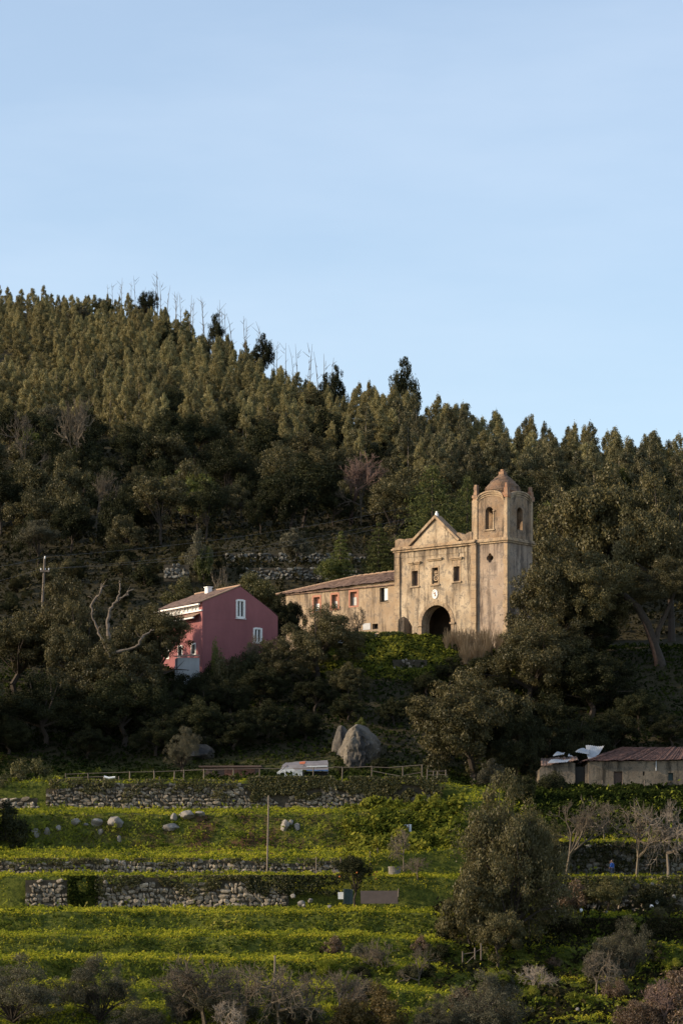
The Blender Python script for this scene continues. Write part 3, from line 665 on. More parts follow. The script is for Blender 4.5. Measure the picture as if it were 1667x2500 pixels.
holes = [rect(*w) for w in wins] + [rect(*w) for w in small]
link('front_wall', wall_poly('front_wall', [(WL, BZ), (0.25, BZ), (0.25, ez_r), (WL, ez_l)], holes, WY, 0.7), M['plaster_wing'], wg)
link('end_wall', box_mesh('end_wall', (WL, WL + 0.6, WY + 0.7, WY + WD, BZ, ez_l - 0.05), (WL + 0.6, 0.2, WY + WD - 0.5, WY + WD, BZ, ez_l - 0.05)), M['plaster_wing'], wg)
link('floor', box_mesh('floor', (WL + 0.6, 0.2, WY + 0.7, WY + WD - 0.5, 1.6, 1.8)), M['porch'], wg)
for i, (x0, x1, z0, z1) in enumerate(wins):
    if i == 0:
        w = link('window', box_mesh('window', (x0, x1, WY + 0.5, WY + 0.55, z0, z1)), M['dark'], wg, label='window with one white shutter open over a dark room')
        link('shutter', box_mesh('shutter', (x0 + (x1 - x0) * 0.46, x1 - 0.01, WY + 0.22, WY + 0.27, z0 + 0.22, z1 - 0.01)), M['shutter'], w)
        link('sill', box_mesh('sill', (x0 - 0.1, x1 + 0.1, WY - 0.1, WY + 0.3, z0 - 0.1, z0 - 0.003)), M['dressed'], w)
    else:
        w = link('window', box_mesh('window', (x0, x1, WY + 0.42, WY + 0.5, z0, z1)), M['orange_frame'], wg, label='bricked window with flaking orange surround')
        zt = z0 + (z1 - z0) * (0.62 if i == 1 else 0.55)
        link('pane', box_mesh('pane', (x0 + 0.1, x1 - 0.35, WY + 0.36, WY + 0.418, z0 + 0.08, zt)), M['greyglass'] if i < 3 else M['shutter'], w)
        link('frame', box_mesh('frame', (x0 - 0.22, x0 - 0.003, WY - 0.03, WY + 0.06, z0 - 0.2, z1 + 0.24), (x1 + 0.003, x1 + 0.24, WY - 0.03, WY + 0.06, z0 - 0.2, z1 + 0.24), (x0, x1, WY - 0.034, WY + 0.06, z1 + 0.003, z1 + 0.26), (x0, x1, WY - 0.034, WY + 0.06, z0 - 0.2, z0 - 0.003)), M['orange_frame'], w)
for i, (x0, x1, z0, z1) in enumerate(small):
    if i == 0: link('hatch', box_mesh('hatch', (x0, x1, WY - 0.06, WY + 0.1, z0, z1)), M['metal'], wg, label='white hatch low in the wall')
    else: link('vent_opening', box_mesh('vent_opening', (x0, x1, WY + 0.5, WY + 0.55, z0, z1)), M['dark'], wg)
# hipped roof with rolled tile columns
def tile_slope(name, A, B, C, D, pitch=0.30, amp=0.06, rows=14, jit=0.02, seed=0, sag=0.0):
    """A-B eave line, D-C ridge line (A under D); corrugated columns run up the slope."""
    A, B, C, D = (np.array(p, float) for p in (A, B, C, D))
    ncol = max(4, int(np.linalg.norm(B - A) / pitch)) * 4
    t = np.linspace(0, 1, ncol + 1); s = np.linspace(0, 1, rows + 1)
    P = (A[None, None] * (1 - t)[None, :, None] + B * t[None, :, None]) * (1 - s)[:, None, None] + (D * (1 - t)[None, :, None] + C * t[None, :, None]) * s[:, None, None]
    nrm = np.cross(B - A, D - A); nrm /= np.linalg.norm(nrm)
    if nrm[2] < 0: nrm = -nrm
    r = np.random.default_rng(seed)
    colj = np.repeat(r.normal(size=ncol // 4 + 1), 4)[:ncol + 1] * jit
    h = amp * np.abs(np.sin(t * (ncol // 4) * np.pi))[None, :] + colj[None, :] + 0.035 * ((np.arange(rows + 1) % 2)[:, None]) + r.normal(size=(rows + 1, ncol + 1)) * jit * 0.5
    h = h + (fbm(P[..., 0] * 0.5, P[..., 1] * 0.5 + P[..., 2] * 0.3, seed, 3) - 0.45) * 0.25 - sag * np.sin(t * np.pi)[None, :]
    P = P + nrm * h[..., None]
    return grid_mesh(name, P, smooth=False)
ov = 0.45
rzr = wz(1384, -0.1) + 0.1; ridge_y = WY + WD / 2
hipx = wt(801) + 1.3
rzl = rzr - 0.25
E = [(WL - ov, WY - ov, ez_l - 0.05), (0.22, WY - ov, ez_r - 0.0), (0.22, ridge_y, rzr), (hipx, ridge_y, rzl)]
roof = link('roof', tile_slope('roof', *E, seed=3), M['tile'], wg)
link('roof_back', tile_slope('roof_back', (0.22, WY + WD + ov, ez_r), (WL - ov, WY + WD + ov, ez_l), (hipx, ridge_y, rzl), (0.22, ridge_y, rzr), seed=4), M['tile'], roof)
link('roof_hip', tile_slope('roof_hip', (WL - ov, WY + WD + ov, ez_l - 0.05), (WL - ov, WY - ov, ez_l - 0.05), (hipx, ridge_y, rzl), (hipx, ridge_y + 0.01, rzl), seed=5), M['tile'], roof)
k_ = 30
for i in range(k_):     # ridge tiles
    t0, t1 = i / k_, (i + 1.08) / k_
    p0 = (0.2 + (hipx - 0.2) * t0, ridge_y, rzr + (rzl - rzr) * t0 + 0.06 + 0.03 * math.sin(i * 2.1)); p1 = (0.2 + (hipx - 0.2) * t1, ridge_y, rzr + (rzl - rzr) * t1 + 0.06 + 0.03 * math.sin(i * 2.1 + 1))
    link('ridge_tile', polytube([p0, p1], [0.15, 0.13], 7, 'ridge_tile'), M['tile_pale'], roof)
k_ = 14
for i in range(k_):     # hip tiles
    t0, t1 = i / k_, (i + 1.08) / k_
    a = np.array((hipx, ridge_y, rzl)); b = np.array(E[0])
    p0 = a + (b - a) * t0 + (0, 0, 0.08); p1 = a + (b - a) * min(t1, 1) + (0, 0, 0.08)
    link('hip_tile', polytube([p0, p1], [0.14, 0.12], 7, 'hip_tile'), M['tile_pale'], roof)
link('eave_board', box_mesh('eave_board', (WL - 0.3, 0.2, WY - 0.22, WY - 0.003, ez_l - 0.16, ez_l - 0.04)), M['tile'], wg)

# ------------------------------------------------------------------ pink house
TP = R(33.0); cp, sp_ = math.cos(TP), math.sin(TP)
HO = Vector((PX(494, 333), 333.0, 29.0))
ph = thing('pink_house', 'pink gabled house with white windows and tiled roof beside the oaks', 'house', HO, TP)
def hx(px):      # along the gable wall (local +x recedes to the right)
    k = (px - CX) / F; return (k * HO.y - HO.x) / (cp - k * sp_)
def hz(row, x): return PZ(row, HO.y + sp_ * x) - HO.z
g1 = hx(678); ga = hx(587); HL = 10.6
z_l, z_a, z_r = hz(1468, 0), hz(1432, ga), hz(1505, g1)
ze = z_r + (z_a - z_r) * 0.30
hw1 = (hx(577), hx(597.5), hz(1508, hx(577)), hz(1464, hx(577))); hw2 = (hx(619), hx(639), hz(1568, hx(619)), hz(1533, hx(619)))
gable = [(0, -2), (g1, -2), (g1, z_r), (g1 - (g1 - ga) * 0.27, ze), (ga, z_a), (0, z_l)]
link('gable_wall', wall_poly('gable_wall', gable, [rect(*hw1), rect(*hw2)], 0, 0.35), M['pink'], ph)
for (x0, x1, z0, z1) in (hw1, hw2):
    w = link('window', box_mesh('window', (x0, x1, 0.26, 0.3, z0, z1)), M['glass'], ph)
    f_ = 0.17; xm = (x0 + x1) / 2
    link('frame', box_mesh('frame', (x0 - 0.06, x0 + f_, -0.05, 0.25, z0, z1), (x1 - f_, x1 + 0.06, -0.05, 0.25, z0, z1), (xm - 0.09, xm + 0.09, 0.05, 0.24, z0 + f_, z1 - f_), (x0 + f_, x1 - f_, -0.047, 0.25, z1 - f_, z1 + 0.06), (x0 + f_, x1 - f_, -0.047, 0.25, z0 - 0.06, z0 + f_)), M['white'], w)
    link('sill', box_mesh('sill', (x0 - 0.14, x1 + 0.14, -0.13, 0.1, z0 - 0.15, z0 - 0.063)), M['white'], w)
link('joint_line', box_mesh('joint_line', (0.25, g1 - 0.05, -0.012, 0.02, hz(1509, 0) - 0.03, hz(1509, 0))), M['pink'], ph)
# eave side wall (local x = 0, runs back along +y) with upper gallery of white windows
zg0, zg1 = z_l - 1.25, z_l - 0.1
link('side_wall', box_mesh('side_wall', (0.002, 0.35, 0.352, HL, -2, zg0)), M['pink'], ph)
link('gallery_wall', box_mesh('gallery_wall', (0.06, 0.35, 0.352, HL, zg0, zg0 + 0.3), (0.06, 0.35, 0.352, HL, zg1 - 0.06, z_l), (0.05, 0.36, 0.352, 0.85, zg0 + 0.3, zg1 - 0.06)), M['pink'], ph)
for i in range(5):
    y0 = 1.0 + i * 1.9
    w = link('gallery_window', box_mesh('gallery_window', (0.16, 0.2, y0, y0 + 1.6, zg0 + 0.3, zg1 - 0.06)), M['shutter'], ph)
    link('frame', box_mesh('frame', (0.02, 0.159, y0 - 0.1, y0 + 0.06, zg0 + 0.3, zg1 - 0.06), (0.02, 0.158, y0 + 0.74, y0 + 0.86, zg0 + 0.3, zg1 - 0.06), (0.02, 0.159, y0 + 1.54, y0 + 1.7, zg0 + 0.3, zg1 - 0.06)), M['white'], w)
    link('pier', box_mesh('pier', (0.055, 0.33, y0 + 1.702, y0 + 1.848, zg0 + 0.3, zg1 - 0.06)), M['pink'], w)
link('gallery_ledge', box_mesh('gallery_ledge', (-0.18, 0.05, 0.0, HL, zg0 + 0.12, zg0 + 0.28)), M['white'], ph)
link('porch_roof', tile_slope('porch_roof', (-1.0, HL, zg0 - 0.5), (-1.0, 0.5, zg0 - 0.5), (0.05, 0.5, zg0 - 0.05), (0.05, HL, zg0 - 0.05), seed=7, rows=6), M['tile_pale'], ph)
link('porch_beam', box_mesh('porch_beam', (-0.95, -0.75, 0.6, HL, zg0 - 0.72, zg0 - 0.56)), M['white'], ph)
for y0 in (1.5, 4.6, 7.8):
    w = link('ground_window', box_mesh('ground_window', (-0.03, 0.05, y0, y0 + 1.1, 2.1, 3.5)), M['white'], ph)
    link('pane', box_mesh('pane', (-0.05, -0.028, y0 + 0.14, y0 + 0.96, 2.25, 3.35)), M['glass'], w)
link('rear_walls', box_mesh('rear_walls', (0.35, g1, HL - 0.3, HL - 0.003, -2, z_r), (g1 - 0.3, g1 - 0.002, 0.352, HL - 0.3, -2, z_r - 0.1)), M['pink'], ph)
ro = link('roof', tile_slope('roof', (-0.55, HL + 0.2, z_l - 0.22), (-0.55, 0.02, z_l - 0.22), (ga, 0.02, z_a + 0.05), (ga, HL + 0.2, z_a + 0.05), seed=8, rows=10, jit=0.006), M['tile'], ph)
link('roof_rear_slope', tile_slope('roof_rear_slope', (g1 + 0.1, 0.02, z_r + 0.02), (g1 + 0.1, HL, z_r + 0.02), (ga, HL, z_a + 0.06), (ga, 0.02, z_a + 0.06), seed=9, rows=10, jit=0.006), M['tile'], ro)
link('eave_fascia', box_mesh('eave_fascia', (-0.50, -0.3, 0.05, HL, z_l - 0.42, z_l - 0.26)), M['white'], ro)
link('verge_tiles', polytube([(-0.5, -0.02, z_l - 0.15), (ga, -0.02, z_a + 0.12)], 0.09, 6, 'verge_tiles'), M['tile_pale'], ro)
link('ridge_tiles', polytube([(ga, 0, z_a + 0.12), (ga, HL, z_a + 0.12)], 0.13, 6, 'ridge_tiles'), M['tile_pale'], ro)
chm = link('chimney', box_mesh('chimney', (ga - 1.0, ga - 0.4, 5.9, 6.6, z_a - 0.6, z_a + 0.42), (ga - 1.08, ga - 0.32, 5.82, 6.68, z_a + 0.423, z_a + 0.52)), M['whitewash'], ro)
# low white outbuilding beneath the house
an = thing('white_outbuilding', 'small whitewashed outbuilding with tiled edge below the pink house', 'outbuilding', (PX(440, 329), 329, gz(PX(463, 329), 329) - 0.6), R(12))
az1 = PZ(1606, 329) - an.location.z
link('wall', box_mesh('wall', (-0.3, 2.25, 0, 2.0, 0, az1)), M['limewash'], an)
link('roof', tile_slope('roof', (-0.5, -0.2, az1 + 0.03), (2.4, -0.2, az1 + 0.12), (2.4, 2.1, az1 + 0.5), (-0.5, 2.1, az1 + 0.4), rows=4, seed=10), M['tile_pale'], an)

# ------------------------------------------------------------------ plant prototypes (shared meshes)
def blobs_to_leaves(B, nleaf, size, r, asp=0.62, up=0.25, shell=0.4, rand=0.8):
    """B (m,6) centre + radii."""
    B = np.asarray(B, float); area = (B[:, 3] * B[:, 4] + B[:, 3] * B[:, 5]) ; p = area / area.sum()
    idx = r.choice(len(B), nleaf, p=p); d = sphere_dirs(nleaf, r)
    rad = shell + (1 - shell) * np.sqrt(r.random(nleaf)); rad *= 1 + 0.22 * r.normal(size=nleaf) * (r.random(nleaf) < 0.3)
    ani = 0.65 + 0.7 * r.random((len(B), 3)); rad *= np.where(r.random(nleaf) < 0.22, 1 + 0.45 * r.random(nleaf), 1.0)
    P = B[idx, :3] + d * (B[idx, 3:] * ani[idx]) * rad[:, None]
    N = d + rand * r.normal(size=(nleaf, 3)); N[:, 2] += up
    s = size * (0.6 + 0.8 * r.random(nleaf))
    tint = np.clip(0.5 * r.random(nleaf) + 0.5 * r.random(len(B))[idx], 0, 1)
    return leaf_quads(P, N, s, r, asp), tint
def oak_proto(seed, nb=70, nleaf=15000, size=0.024, br=(0.06, 0.135), zsq=0.46, low=-0.75, fill=0.35, shape=1.0):
    r = np.random.default_rng(seed); B = []
    # a few main lobes make an uneven outline
    lobes = [(np.array([0, 0, 0.0]), 0.36)]
    for k in range(6):
        a = 2 * np.pi * (k + r.random() * 0.7) / 6
        lobes.append((np.array([0.26 * np.cos(a), 0.26 * np.sin(a), r.uniform(-0.12, 0.12)]), r.uniform(0.16, 0.26)))
    lobes.append((np.array([r.uniform(-.1, .1), r.uniform(-.1, .1), 0.2]), r.uniform(0.18, 0.24)))
    while len(B) < nb:
        c, R_ = lobes[r.integers(len(lobes))]
        d = sphere_dirs(1, r)[0]
        if d[2] < low and r.random() < 0.8: continue
        rb = r.uniform(*br); f = 1.0 if r.random() > fill else r.uniform(0.3, 0.9)
        p = c + d * (R_ * f - rb * 0.5) * np.array([1, 1, zsq / 0.5])
        B.append([*p, rb, rb, rb * r.uniform(0.6, 0.85)])
    B = np.array(B)
    mn = (B[:, :3] - B[:, 3:]).min(0); mx = (B[:, :3] + B[:, 3:]).max(0)
    B[:, :2] -= (mn + mx)[:2] / 2; sc_ = max(mx[0] - mn[0], mx[1] - mn[1]); B /= sc_
    z0 = (B[:, 2] - B[:, 5]).min(); B[:, 2] -= z0
    q, t = blobs_to_leaves(B, nleaf, size, r)
    h = (B[:, 2] + B[:, 5]).max()
    return np_mesh('crown_leaves', q, 4, t), B, h
def limb_trunk(B, h, seed, cb=0.2, rt=0.028, nl=14, k=6, bend=0.06):
    """trunk and limbs in units: width 1, total height 1 with the crown from cb to 1"""
    r = np.random.default_rng(seed); S = []
    fork = np.array([r.uniform(-bend, bend), r.uniform(-bend, bend), cb * 1.05 + 0.04])
    mid = np.array([r.uniform(-bend, bend) * 0.6, r.uniform(-bend, bend) * 0.6, fork[2] * 0.5])
    S += [((0, 0, -0.06), mid, rt * 1.25, rt), (mid, fork, rt, rt * 0.85)]
    ids = r.choice(len(B), min(nl, len(B)), replace=False)
    for i in ids:
        e = np.array([B[i, 0], B[i, 1], cb + (1 - cb) * B[i, 2] / h])
        m = fork + (e - fork) * 0.5 + np.array([r.normal() * 0.03, r.normal() * 0.03, 0.04])
        S += [(fork, m, rt * 0.5, rt * 0.3), (m, e, rt * 0.3, rt * 0.1)]
        e2 = m + (e - m) * 0.6 + r.normal(size=3) * 0.08; S.append((m, e2, rt * 0.2, rt * 0.05))
    return np_mesh('trunk_limbs', tubes(S, k), 4)
def euc_proto(seed, nleaf=8000, size=0.042, nb=40):
    r = np.random.default_rng(seed); B = []
    lean = r.normal(size=2) * 0.08
    for k in range(nb):
        f = (k + r.random()) / nb
        env = 0.40 * (math.sin(math.pi * min(1, (0.12 + 0.88 * f) ** 0.85)) ** 0.7) * (1.05 - 0.55 * f) + 0.03
        a = r.random() * 6.283; d = env * math.sqrt(r.random())
        rb = r.uniform(0.10, 0.17) * (1 - 0.45 * f)
        B.append([d * math.cos(a) + lean[0] * f, d * math.sin(a) + lean[1] * f, 0.05 + 0.92 * f, rb, rb, r.uniform(0.045, 0.085)])
    q, t = blobs_to_leaves(B, nleaf, size, r, 0.45, 0.1, 0.35, 0.9)
    return np_mesh('eucalyptus_leaves', q, 4, t), q, t
def conifer_proto(seed, nleaf=9000, nw=15, size=0.035, droop=0.10, wid=0.5, top=0.0):
    r = np.random.default_rng(seed); B = []
    for k in range(nw):
        f = k / (nw - 1); R_ = wid * (1 - f) ** 0.75 * (1 if f > 0.06 else 0.8) + 0.03
        m = max(4, int(13 * (1 - f) + 4)); a0 = r.random() * 6.28
        for j in range(m):
            a = a0 + 6.283 * (j + r.uniform(-.25, .25)) / m; L = R_ * r.uniform(0.72, 1.08)
            for s in (0.45, 0.72, 0.95):
                rr = 0.075 * (1.25 - 0.5 * f) * (1.15 - 0.4 * s)
                B.append([L * s * math.cos(a), L * s * math.sin(a), 0.06 + 0.92 * f - droop * s * s * R_ * 1.2 + r.normal() * 0.012, rr, rr, rr * 0.32])
    q, t = blobs_to_leaves(np.array(B), nleaf, size, r, 0.35, 0.5, 0.3, 0.8)
    return np_mesh('conifer_needles', q, 4, t)
def bare_proto(seed, levels=5, split=(3, 4), spread=0.55, upb=0.25, r0=0.016, k=4, ratio=0.72, first=0.22):
    r = np.random.default_rng(seed); S = []
    def grow(p, d, L, rad, lv):
        nseg = 2; q = p.copy()
        for i in range(nseg):
            d = d + r.normal(size=3) * 0.11 + np.array([0, 0, upb * 0.12]); d /= np.linalg.norm(d)
            q2 = q + d * L / nseg
            S.append((q.copy(), q2.copy(), rad * (1 - 0.2 * i), rad * (1 - 0.2 * (i + 1)))); q = q2
            if lv > 0 and i == 0 and lv < levels and r.random() < 0.7:
                d3 = d + r.normal(size=3) * spread; d3 /= np.linalg.norm(d3); grow(q, d3, L * ratio * 0.8, rad * 0.5, lv - 1)
        if lv > 0:
            for j in range(int(r.integers(split[0], split[1] + 1))):
                d2 = d + r.normal(size=3) * spread + np.array([0, 0, upb]); d2 /= np.linalg.norm(d2)
                grow(q, d2, L * ratio * r.uniform(0.75, 1.15), rad * 0.62, lv - 1)
    grow(np.array([0, 0, -0.03]), np.array([0.05 * r.normal(), 0.05 * r.normal(), 1.0]), first, r0, levels)
    q = tubes(S, k)
    mx = q.reshape(-1, 3).max(0); mn = q.reshape(-1, 3).min(0); w = max(mx[0] - mn[0], mx[1] - mn[1])
    q[..., 2] /= mx[2]; q[..., :2] /= w
    return np_mesh('bare_branches', q, 4)

OAK = [oak_proto(100 + i, nb=170, nleaf=50000, size=0.016, br=(0.028, 0.085)) for i in range(5)]
OAKT = [limb_trunk(o[1], o[2], 200 + i) for i, o in enumerate(OAK)]
SMALL = [oak_proto(130 + i, nb=80, nleaf=14000, size=0.026, br=(0.045, 0.115)) for i in range(5)]
SMALLT = [limb_trunk(o[1], o[2], 230 + i, 0.2, 0.022, 10, 5) for i, o in enumerate(SMALL)]
OLV = [oak_proto(160 + i, nb=190, nleaf=37000, size=0.0125, br=(0.03, 0.075), low=-0.8, fill=0.75) for i in range(3)]
OLVT = [limb_trunk(o[1], o[2], 260 + i, 0.12, 0.018, 46, 5) for i, o in enumerate(OLV)]
BUSH = [oak_proto(190 + i, nb=45, nleaf=8000, size=0.036, br=(0.07, 0.16), low=-0.2) for i in range(4)]
BUSHT = [limb_trunk(o[1], o[2], 290 + i, 0.05, 0.02, 8, 4) for i, o in enumerate(BUSH)]
EUC = [euc_proto(300 + i) for i in range(7)]
CON = [conifer_proto(400, 22000, 17, 0.024), conifer_proto(401, 12000, 13, 0.034, 0.02, 0.45)]
BARE = [bare_proto(500 + i) for i in range(3)] + [bare_proto(510 + i, 5, (3, 4), 0.75, 0.10, 0.014, 4, 0.76, 0.14) for i in range(2)]
def stem_mesh(seed, k=6, n=7, wob=0.03):
    r = np.random.default_rng(seed); p = np.zeros((n, 3)); p[:, 2] = np.linspace(-0.03, 1, n)
    p[1:, :2] = np.cumsum(r.normal(size=(n - 1, 2)) * wob, 0)
    return polytube(p, np.linspace(1, 0.25, n), k, 'trunk_stem')
STEM = [stem_mesh(600 + i) for i in range(4)]

def tree(name, protos, i, px, y, top_row, wpx, label, mat, cat='tree', cb=0.3, base_row=None, group=None, bark='bark', rot=None, trunks=None, sink=0.0, xyz=None):
    cm, B, h = protos[i % len(protos)]
    if xyz is None: x, yy, zb = gat(px, y)
    else: x, yy, zb = xyz[:3]
    if base_row is not None: zb = PZ(base_row, y)
    H = PZ(top_row, y) - zb if top_row is not None else xyz[3]
    W = wpx * y / F; W = min(W, 1.3 * H); Hc = H * (1 - cb)
    t = thing(name, label, cat, (x, yy, zb), rot if rot is not None else random.uniform(0, 6.28), group)
    tr = link('trunk', trunks[i % len(trunks)], M[bark], t); tr.scale = (W, W, H)
    c = link('crown', cm, M[mat] if not cm.materials else None, t)
    if cm.materials and cm.materials[0] is not M[mat]: c.material_slots[0].link = 'OBJECT'; c.material_slots[0].material = M[mat]
    c.location = (0, 0, H * cb); c.scale = (W, W, Hc / h)
    return t
def oak(px, y, top, w, label, i, mat='oak', **k): return tree(k.pop('name', 'oak_tree'), OAK, i, px, y, top, w, label, mat, trunks=OAKT, **k)
def small(px, y, top, w, label, i, mat='oak', **k): return tree(k.pop('name', 'evergreen_tree'), SMALL, i, px, y, top, w, label, mat, trunks=SMALLT, **k)
def olive(px, y, top, w, label, i, mat='olive', **k): return tree(k.pop('name', 'olive_tree'), OLV, i, px, y, top, w, label, mat, trunks=OLVT, **k)
def bush(px, y, top, w, label, i, mat='oak', **k):
    k.setdefault('cb', 0.0); return tree(k.pop('name', 'shrub'), BUSH, i, px, y, top, w, label, mat, cat='shrub', trunks=BUSHT, **k)
def bare(px, y, top, w, label, i, mat='twig', name='bare_tree', group=None, base_row=None, cat='tree'):
    x, yy, zb = gat(px, y)
    if base_row is not None: zb = PZ(base_row, y)
    H = PZ(top, y) - zb; W = w * y / F
    o = link(name, BARE[i % len(BARE)], M[mat] if not BARE[i % len(BARE)].materials else None)
    if o.material_slots[0].material is not M[mat]: o.material_slots[0].link = 'OBJECT'; o.material_slots[0].material = M[mat]
    o.location = (x, yy, zb); o.scale = (W, W, H); o.rotation_euler = (0, 0, random.uniform(0, 6.28))
    return tag(o, label, cat, group)

# ------------------------------------------------------------------ eucalyptus forest on the hill
def ridge_y_at(u): return np.interp(u, U, RIDGE_Y)
pts = []
r = np.random.default_rng(41)
for yv in np.arange(448, 712, 4.7):
    x0, x1 = PX(-260, yv), PX(1860, yv)
    for xv in np.arange(x0, x1, 3.2):
        x = xv + r.uniform(-2.3, 2.3); y = yv + r.uniform(-3.2, 3.2); u = x * F / y + CX
        ry = float(ridge_y_at(u))
        if y > ry + 5: continue
        lim = np.interp(u, [0, 300, 600, 850, 1000, 1667], [500, 500, 485, 480, 455, 445]) + 22 * (fbm(x * 0.03, y * 0.03, 77, 2) - 0.4) * 2
        if y < lim: continue
        if r.random() < 0.08 or (fbm(x * 0.075, y * 0.05, 91, 2) < 0.27 and r.random() < 0.75): continue
        pts.append((x, y, u))
pts = np.array(pts); zs = ground(pts[:, 0], pts[:, 1])
is_right = (pts[:, 2] > 860)
inview = (pts[:, 2] > -40) & (pts[:, 2] < 1710)
back = ridge_y_at(pts[:, 2]) - pts[:, 1]
hgt = np.where(is_right, r.uniform(6.5, 11.5, len(pts)), 4.2 + 4.2 * r.random(len(pts)) ** 1.3)
hgt *= np.clip(1.25 - (pts[:, 1] - 480) / 700, 0.85, 1.25)
hgt = np.where((back < 26) & ~is_right, np.minimum(hgt, 6.4 + 1.2 * r.random(len(pts))), hgt)
wid = hgt * np.where(is_right, r.uniform(0.30, 0.46, len(pts)), r.uniform(0.42, 0.62, len(pts)))
score = pts[:, 1] - r.random(len(pts)) * 60 - 300 * (back < 12) * 0.2
order = np.argsort(score)
chosen = set()
nl = nr = 0
for i in order:
    if not inview[i]: continue
    if is_right[i] and nr < 118: nr += 1; chosen.add(i)
    elif not is_right[i] and nl < 180: nl += 1; chosen.add(i)
rest = []; euc_src = {}
for i in range(len(pts)):
    x, y, u = pts[i]; z = zs[i]; H = hgt[i]; W = wid[i]; v = int(r.integers(7)); rot = r.uniform(0, 6.28)
    cb = r.uniform(0.28, 0.5) if is_right[i] else r.uniform(0.02, 0.16)
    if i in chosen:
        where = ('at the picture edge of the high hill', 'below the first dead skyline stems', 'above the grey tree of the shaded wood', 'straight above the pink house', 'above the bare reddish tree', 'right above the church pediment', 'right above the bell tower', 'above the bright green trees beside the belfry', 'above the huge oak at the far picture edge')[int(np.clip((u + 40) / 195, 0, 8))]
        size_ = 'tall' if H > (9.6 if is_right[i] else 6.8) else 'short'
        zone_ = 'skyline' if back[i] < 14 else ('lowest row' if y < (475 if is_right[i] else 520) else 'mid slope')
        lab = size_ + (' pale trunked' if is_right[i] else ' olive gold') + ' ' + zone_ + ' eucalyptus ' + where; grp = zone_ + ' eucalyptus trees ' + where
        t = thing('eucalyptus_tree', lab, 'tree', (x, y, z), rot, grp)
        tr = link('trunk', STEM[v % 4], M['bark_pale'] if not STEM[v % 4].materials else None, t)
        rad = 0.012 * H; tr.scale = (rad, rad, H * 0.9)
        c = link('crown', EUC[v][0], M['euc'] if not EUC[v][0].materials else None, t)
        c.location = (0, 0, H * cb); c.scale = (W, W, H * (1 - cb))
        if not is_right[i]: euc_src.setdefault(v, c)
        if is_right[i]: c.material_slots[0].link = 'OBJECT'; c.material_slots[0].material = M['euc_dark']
    else: rest.append((x, y, z + H * cb, rot, W, H * (1 - cb), v))
print('EUC', len(chosen), 'rest', len(rest), nl, nr)
rest = np.array(rest); nR = len(rest)
fme = bpy.data.meshes.new('forest'); fme.vertices.add(nR); fme.vertices.foreach_set('co', rest[:, :3].astype(np.float32).ravel())
for nm, typ, arr, key in (('rot', 'FLOAT_VECTOR', np.stack([0 * rest[:, 3], 0 * rest[:, 3], rest[:, 3]], 1), 'vector'), ('scl', 'FLOAT_VECTOR', np.stack([rest[:, 4], rest[:, 4], rest[:, 5]], 1), 'vector'), ('variant', 'INT', rest[:, 6], 'value')):
    at = fme.attributes.new(nm, typ, 'POINT'); at.data.foreach_set(key, arr.astype(np.int32 if typ == 'INT' else np.float32).ravel())
fo = link('forest', fme, M['euc'], kind='stuff')
fo['label'] = 'mass of eucalyptus woodland covering the high hill'; fo['category'] = 'forest'
ng = bpy.data.node_groups.new('forest_instances', 'GeometryNodeTree')
ng.interface.new_socket('Geometry', in_out='INPUT', socket_type='NodeSocketGeometry'); ng.interface.new_socket('Geometry', in_out='OUTPUT', socket_type='NodeSocketGeometry')
gi = ng.nodes.new('NodeGroupInput'); go = ng.nodes.new('NodeGroupOutput'); iop = ng.nodes.new('GeometryNodeInstanceOnPoints'); jn = ng.nodes.new('GeometryNodeJoinGeometry')
for v in reversed(range(7)):
    oi = ng.nodes.new('GeometryNodeObjectInfo'); oi.transform_space = 'ORIGINAL'; oi.inputs['Object'].default_value = euc_src[v]
    g2 = ng.nodes.new('GeometryNodeGeometryToInstance'); ng.links.new(oi.outputs['Geometry'], g2.inputs[0]); ng.links.new(g2.outputs[0], jn.inputs[0])
def named(nm, dt_):
    n_ = ng.nodes.new('GeometryNodeInputNamedAttribute'); n_.data_type = dt_; n_.inputs['Name'].default_value = nm; return n_.outputs['Attribute']
e2r = ng.nodes.new('FunctionNodeEulerToRotation'); ng.links.new(named('rot', 'FLOAT_VECTOR'), e2r.inputs[0])
ng.links.new(gi.outputs[0], iop.inputs['Points']); ng.links.new(jn.outputs[0], iop.inputs['Instance']); iop.inputs['Pick Instance'].default_value = True
ng.links.new(named('variant', 'INT'), iop.inputs['Instance Index']); ng.links.new(e2r.outputs[0], iop.inputs['Rotation']); ng.links.new(named('scl', 'FLOAT_VECTOR'), iop.inputs['Scale'])
ng.links.new(iop.outputs[0], go.inputs[0])
md = fo.modifiers.new('instances', 'NODES'); md.node_group = ng

rr = np.random.default_rng(77)
for k in range(46):      # darker broadleaved trees mixed into the plantation
    px = rr.uniform(-20, 1690); y = rr.uniform(500, float(ridge_y_at(px)) - 12) if px < 860 else rr.uniform(462, float(ridge_y_at(px)) - 8)
    H = rr.uniform(5.0, 8.5); x = PX(px, y); m = ['oak_dark', 'oak', 'olive', 'oak_dark'][k % 4]; tone = {'oak_dark': 'dark green', 'oak': 'olive brown', 'olive': 'grey green'}[m]
    where = ('near the picture edge of the high hill', 'below the skyline dead stems', 'above the pink house', 'above the church')[int(np.clip((px + 20) / 430, 0, 3))]
    tree('broadleaf_tree', SMALL, k, px, y, None, H * rr.uniform(0.7, 1.05) * F / y, 'rounded ' + tone + ' tree among the eucalyptus ' + where, m, trunks=SMALLT, cb=rr.uniform(0.1, 0.3), group='rounded trees among the eucalyptus ' + where, xyz=(x, y, gz(x, y), H))
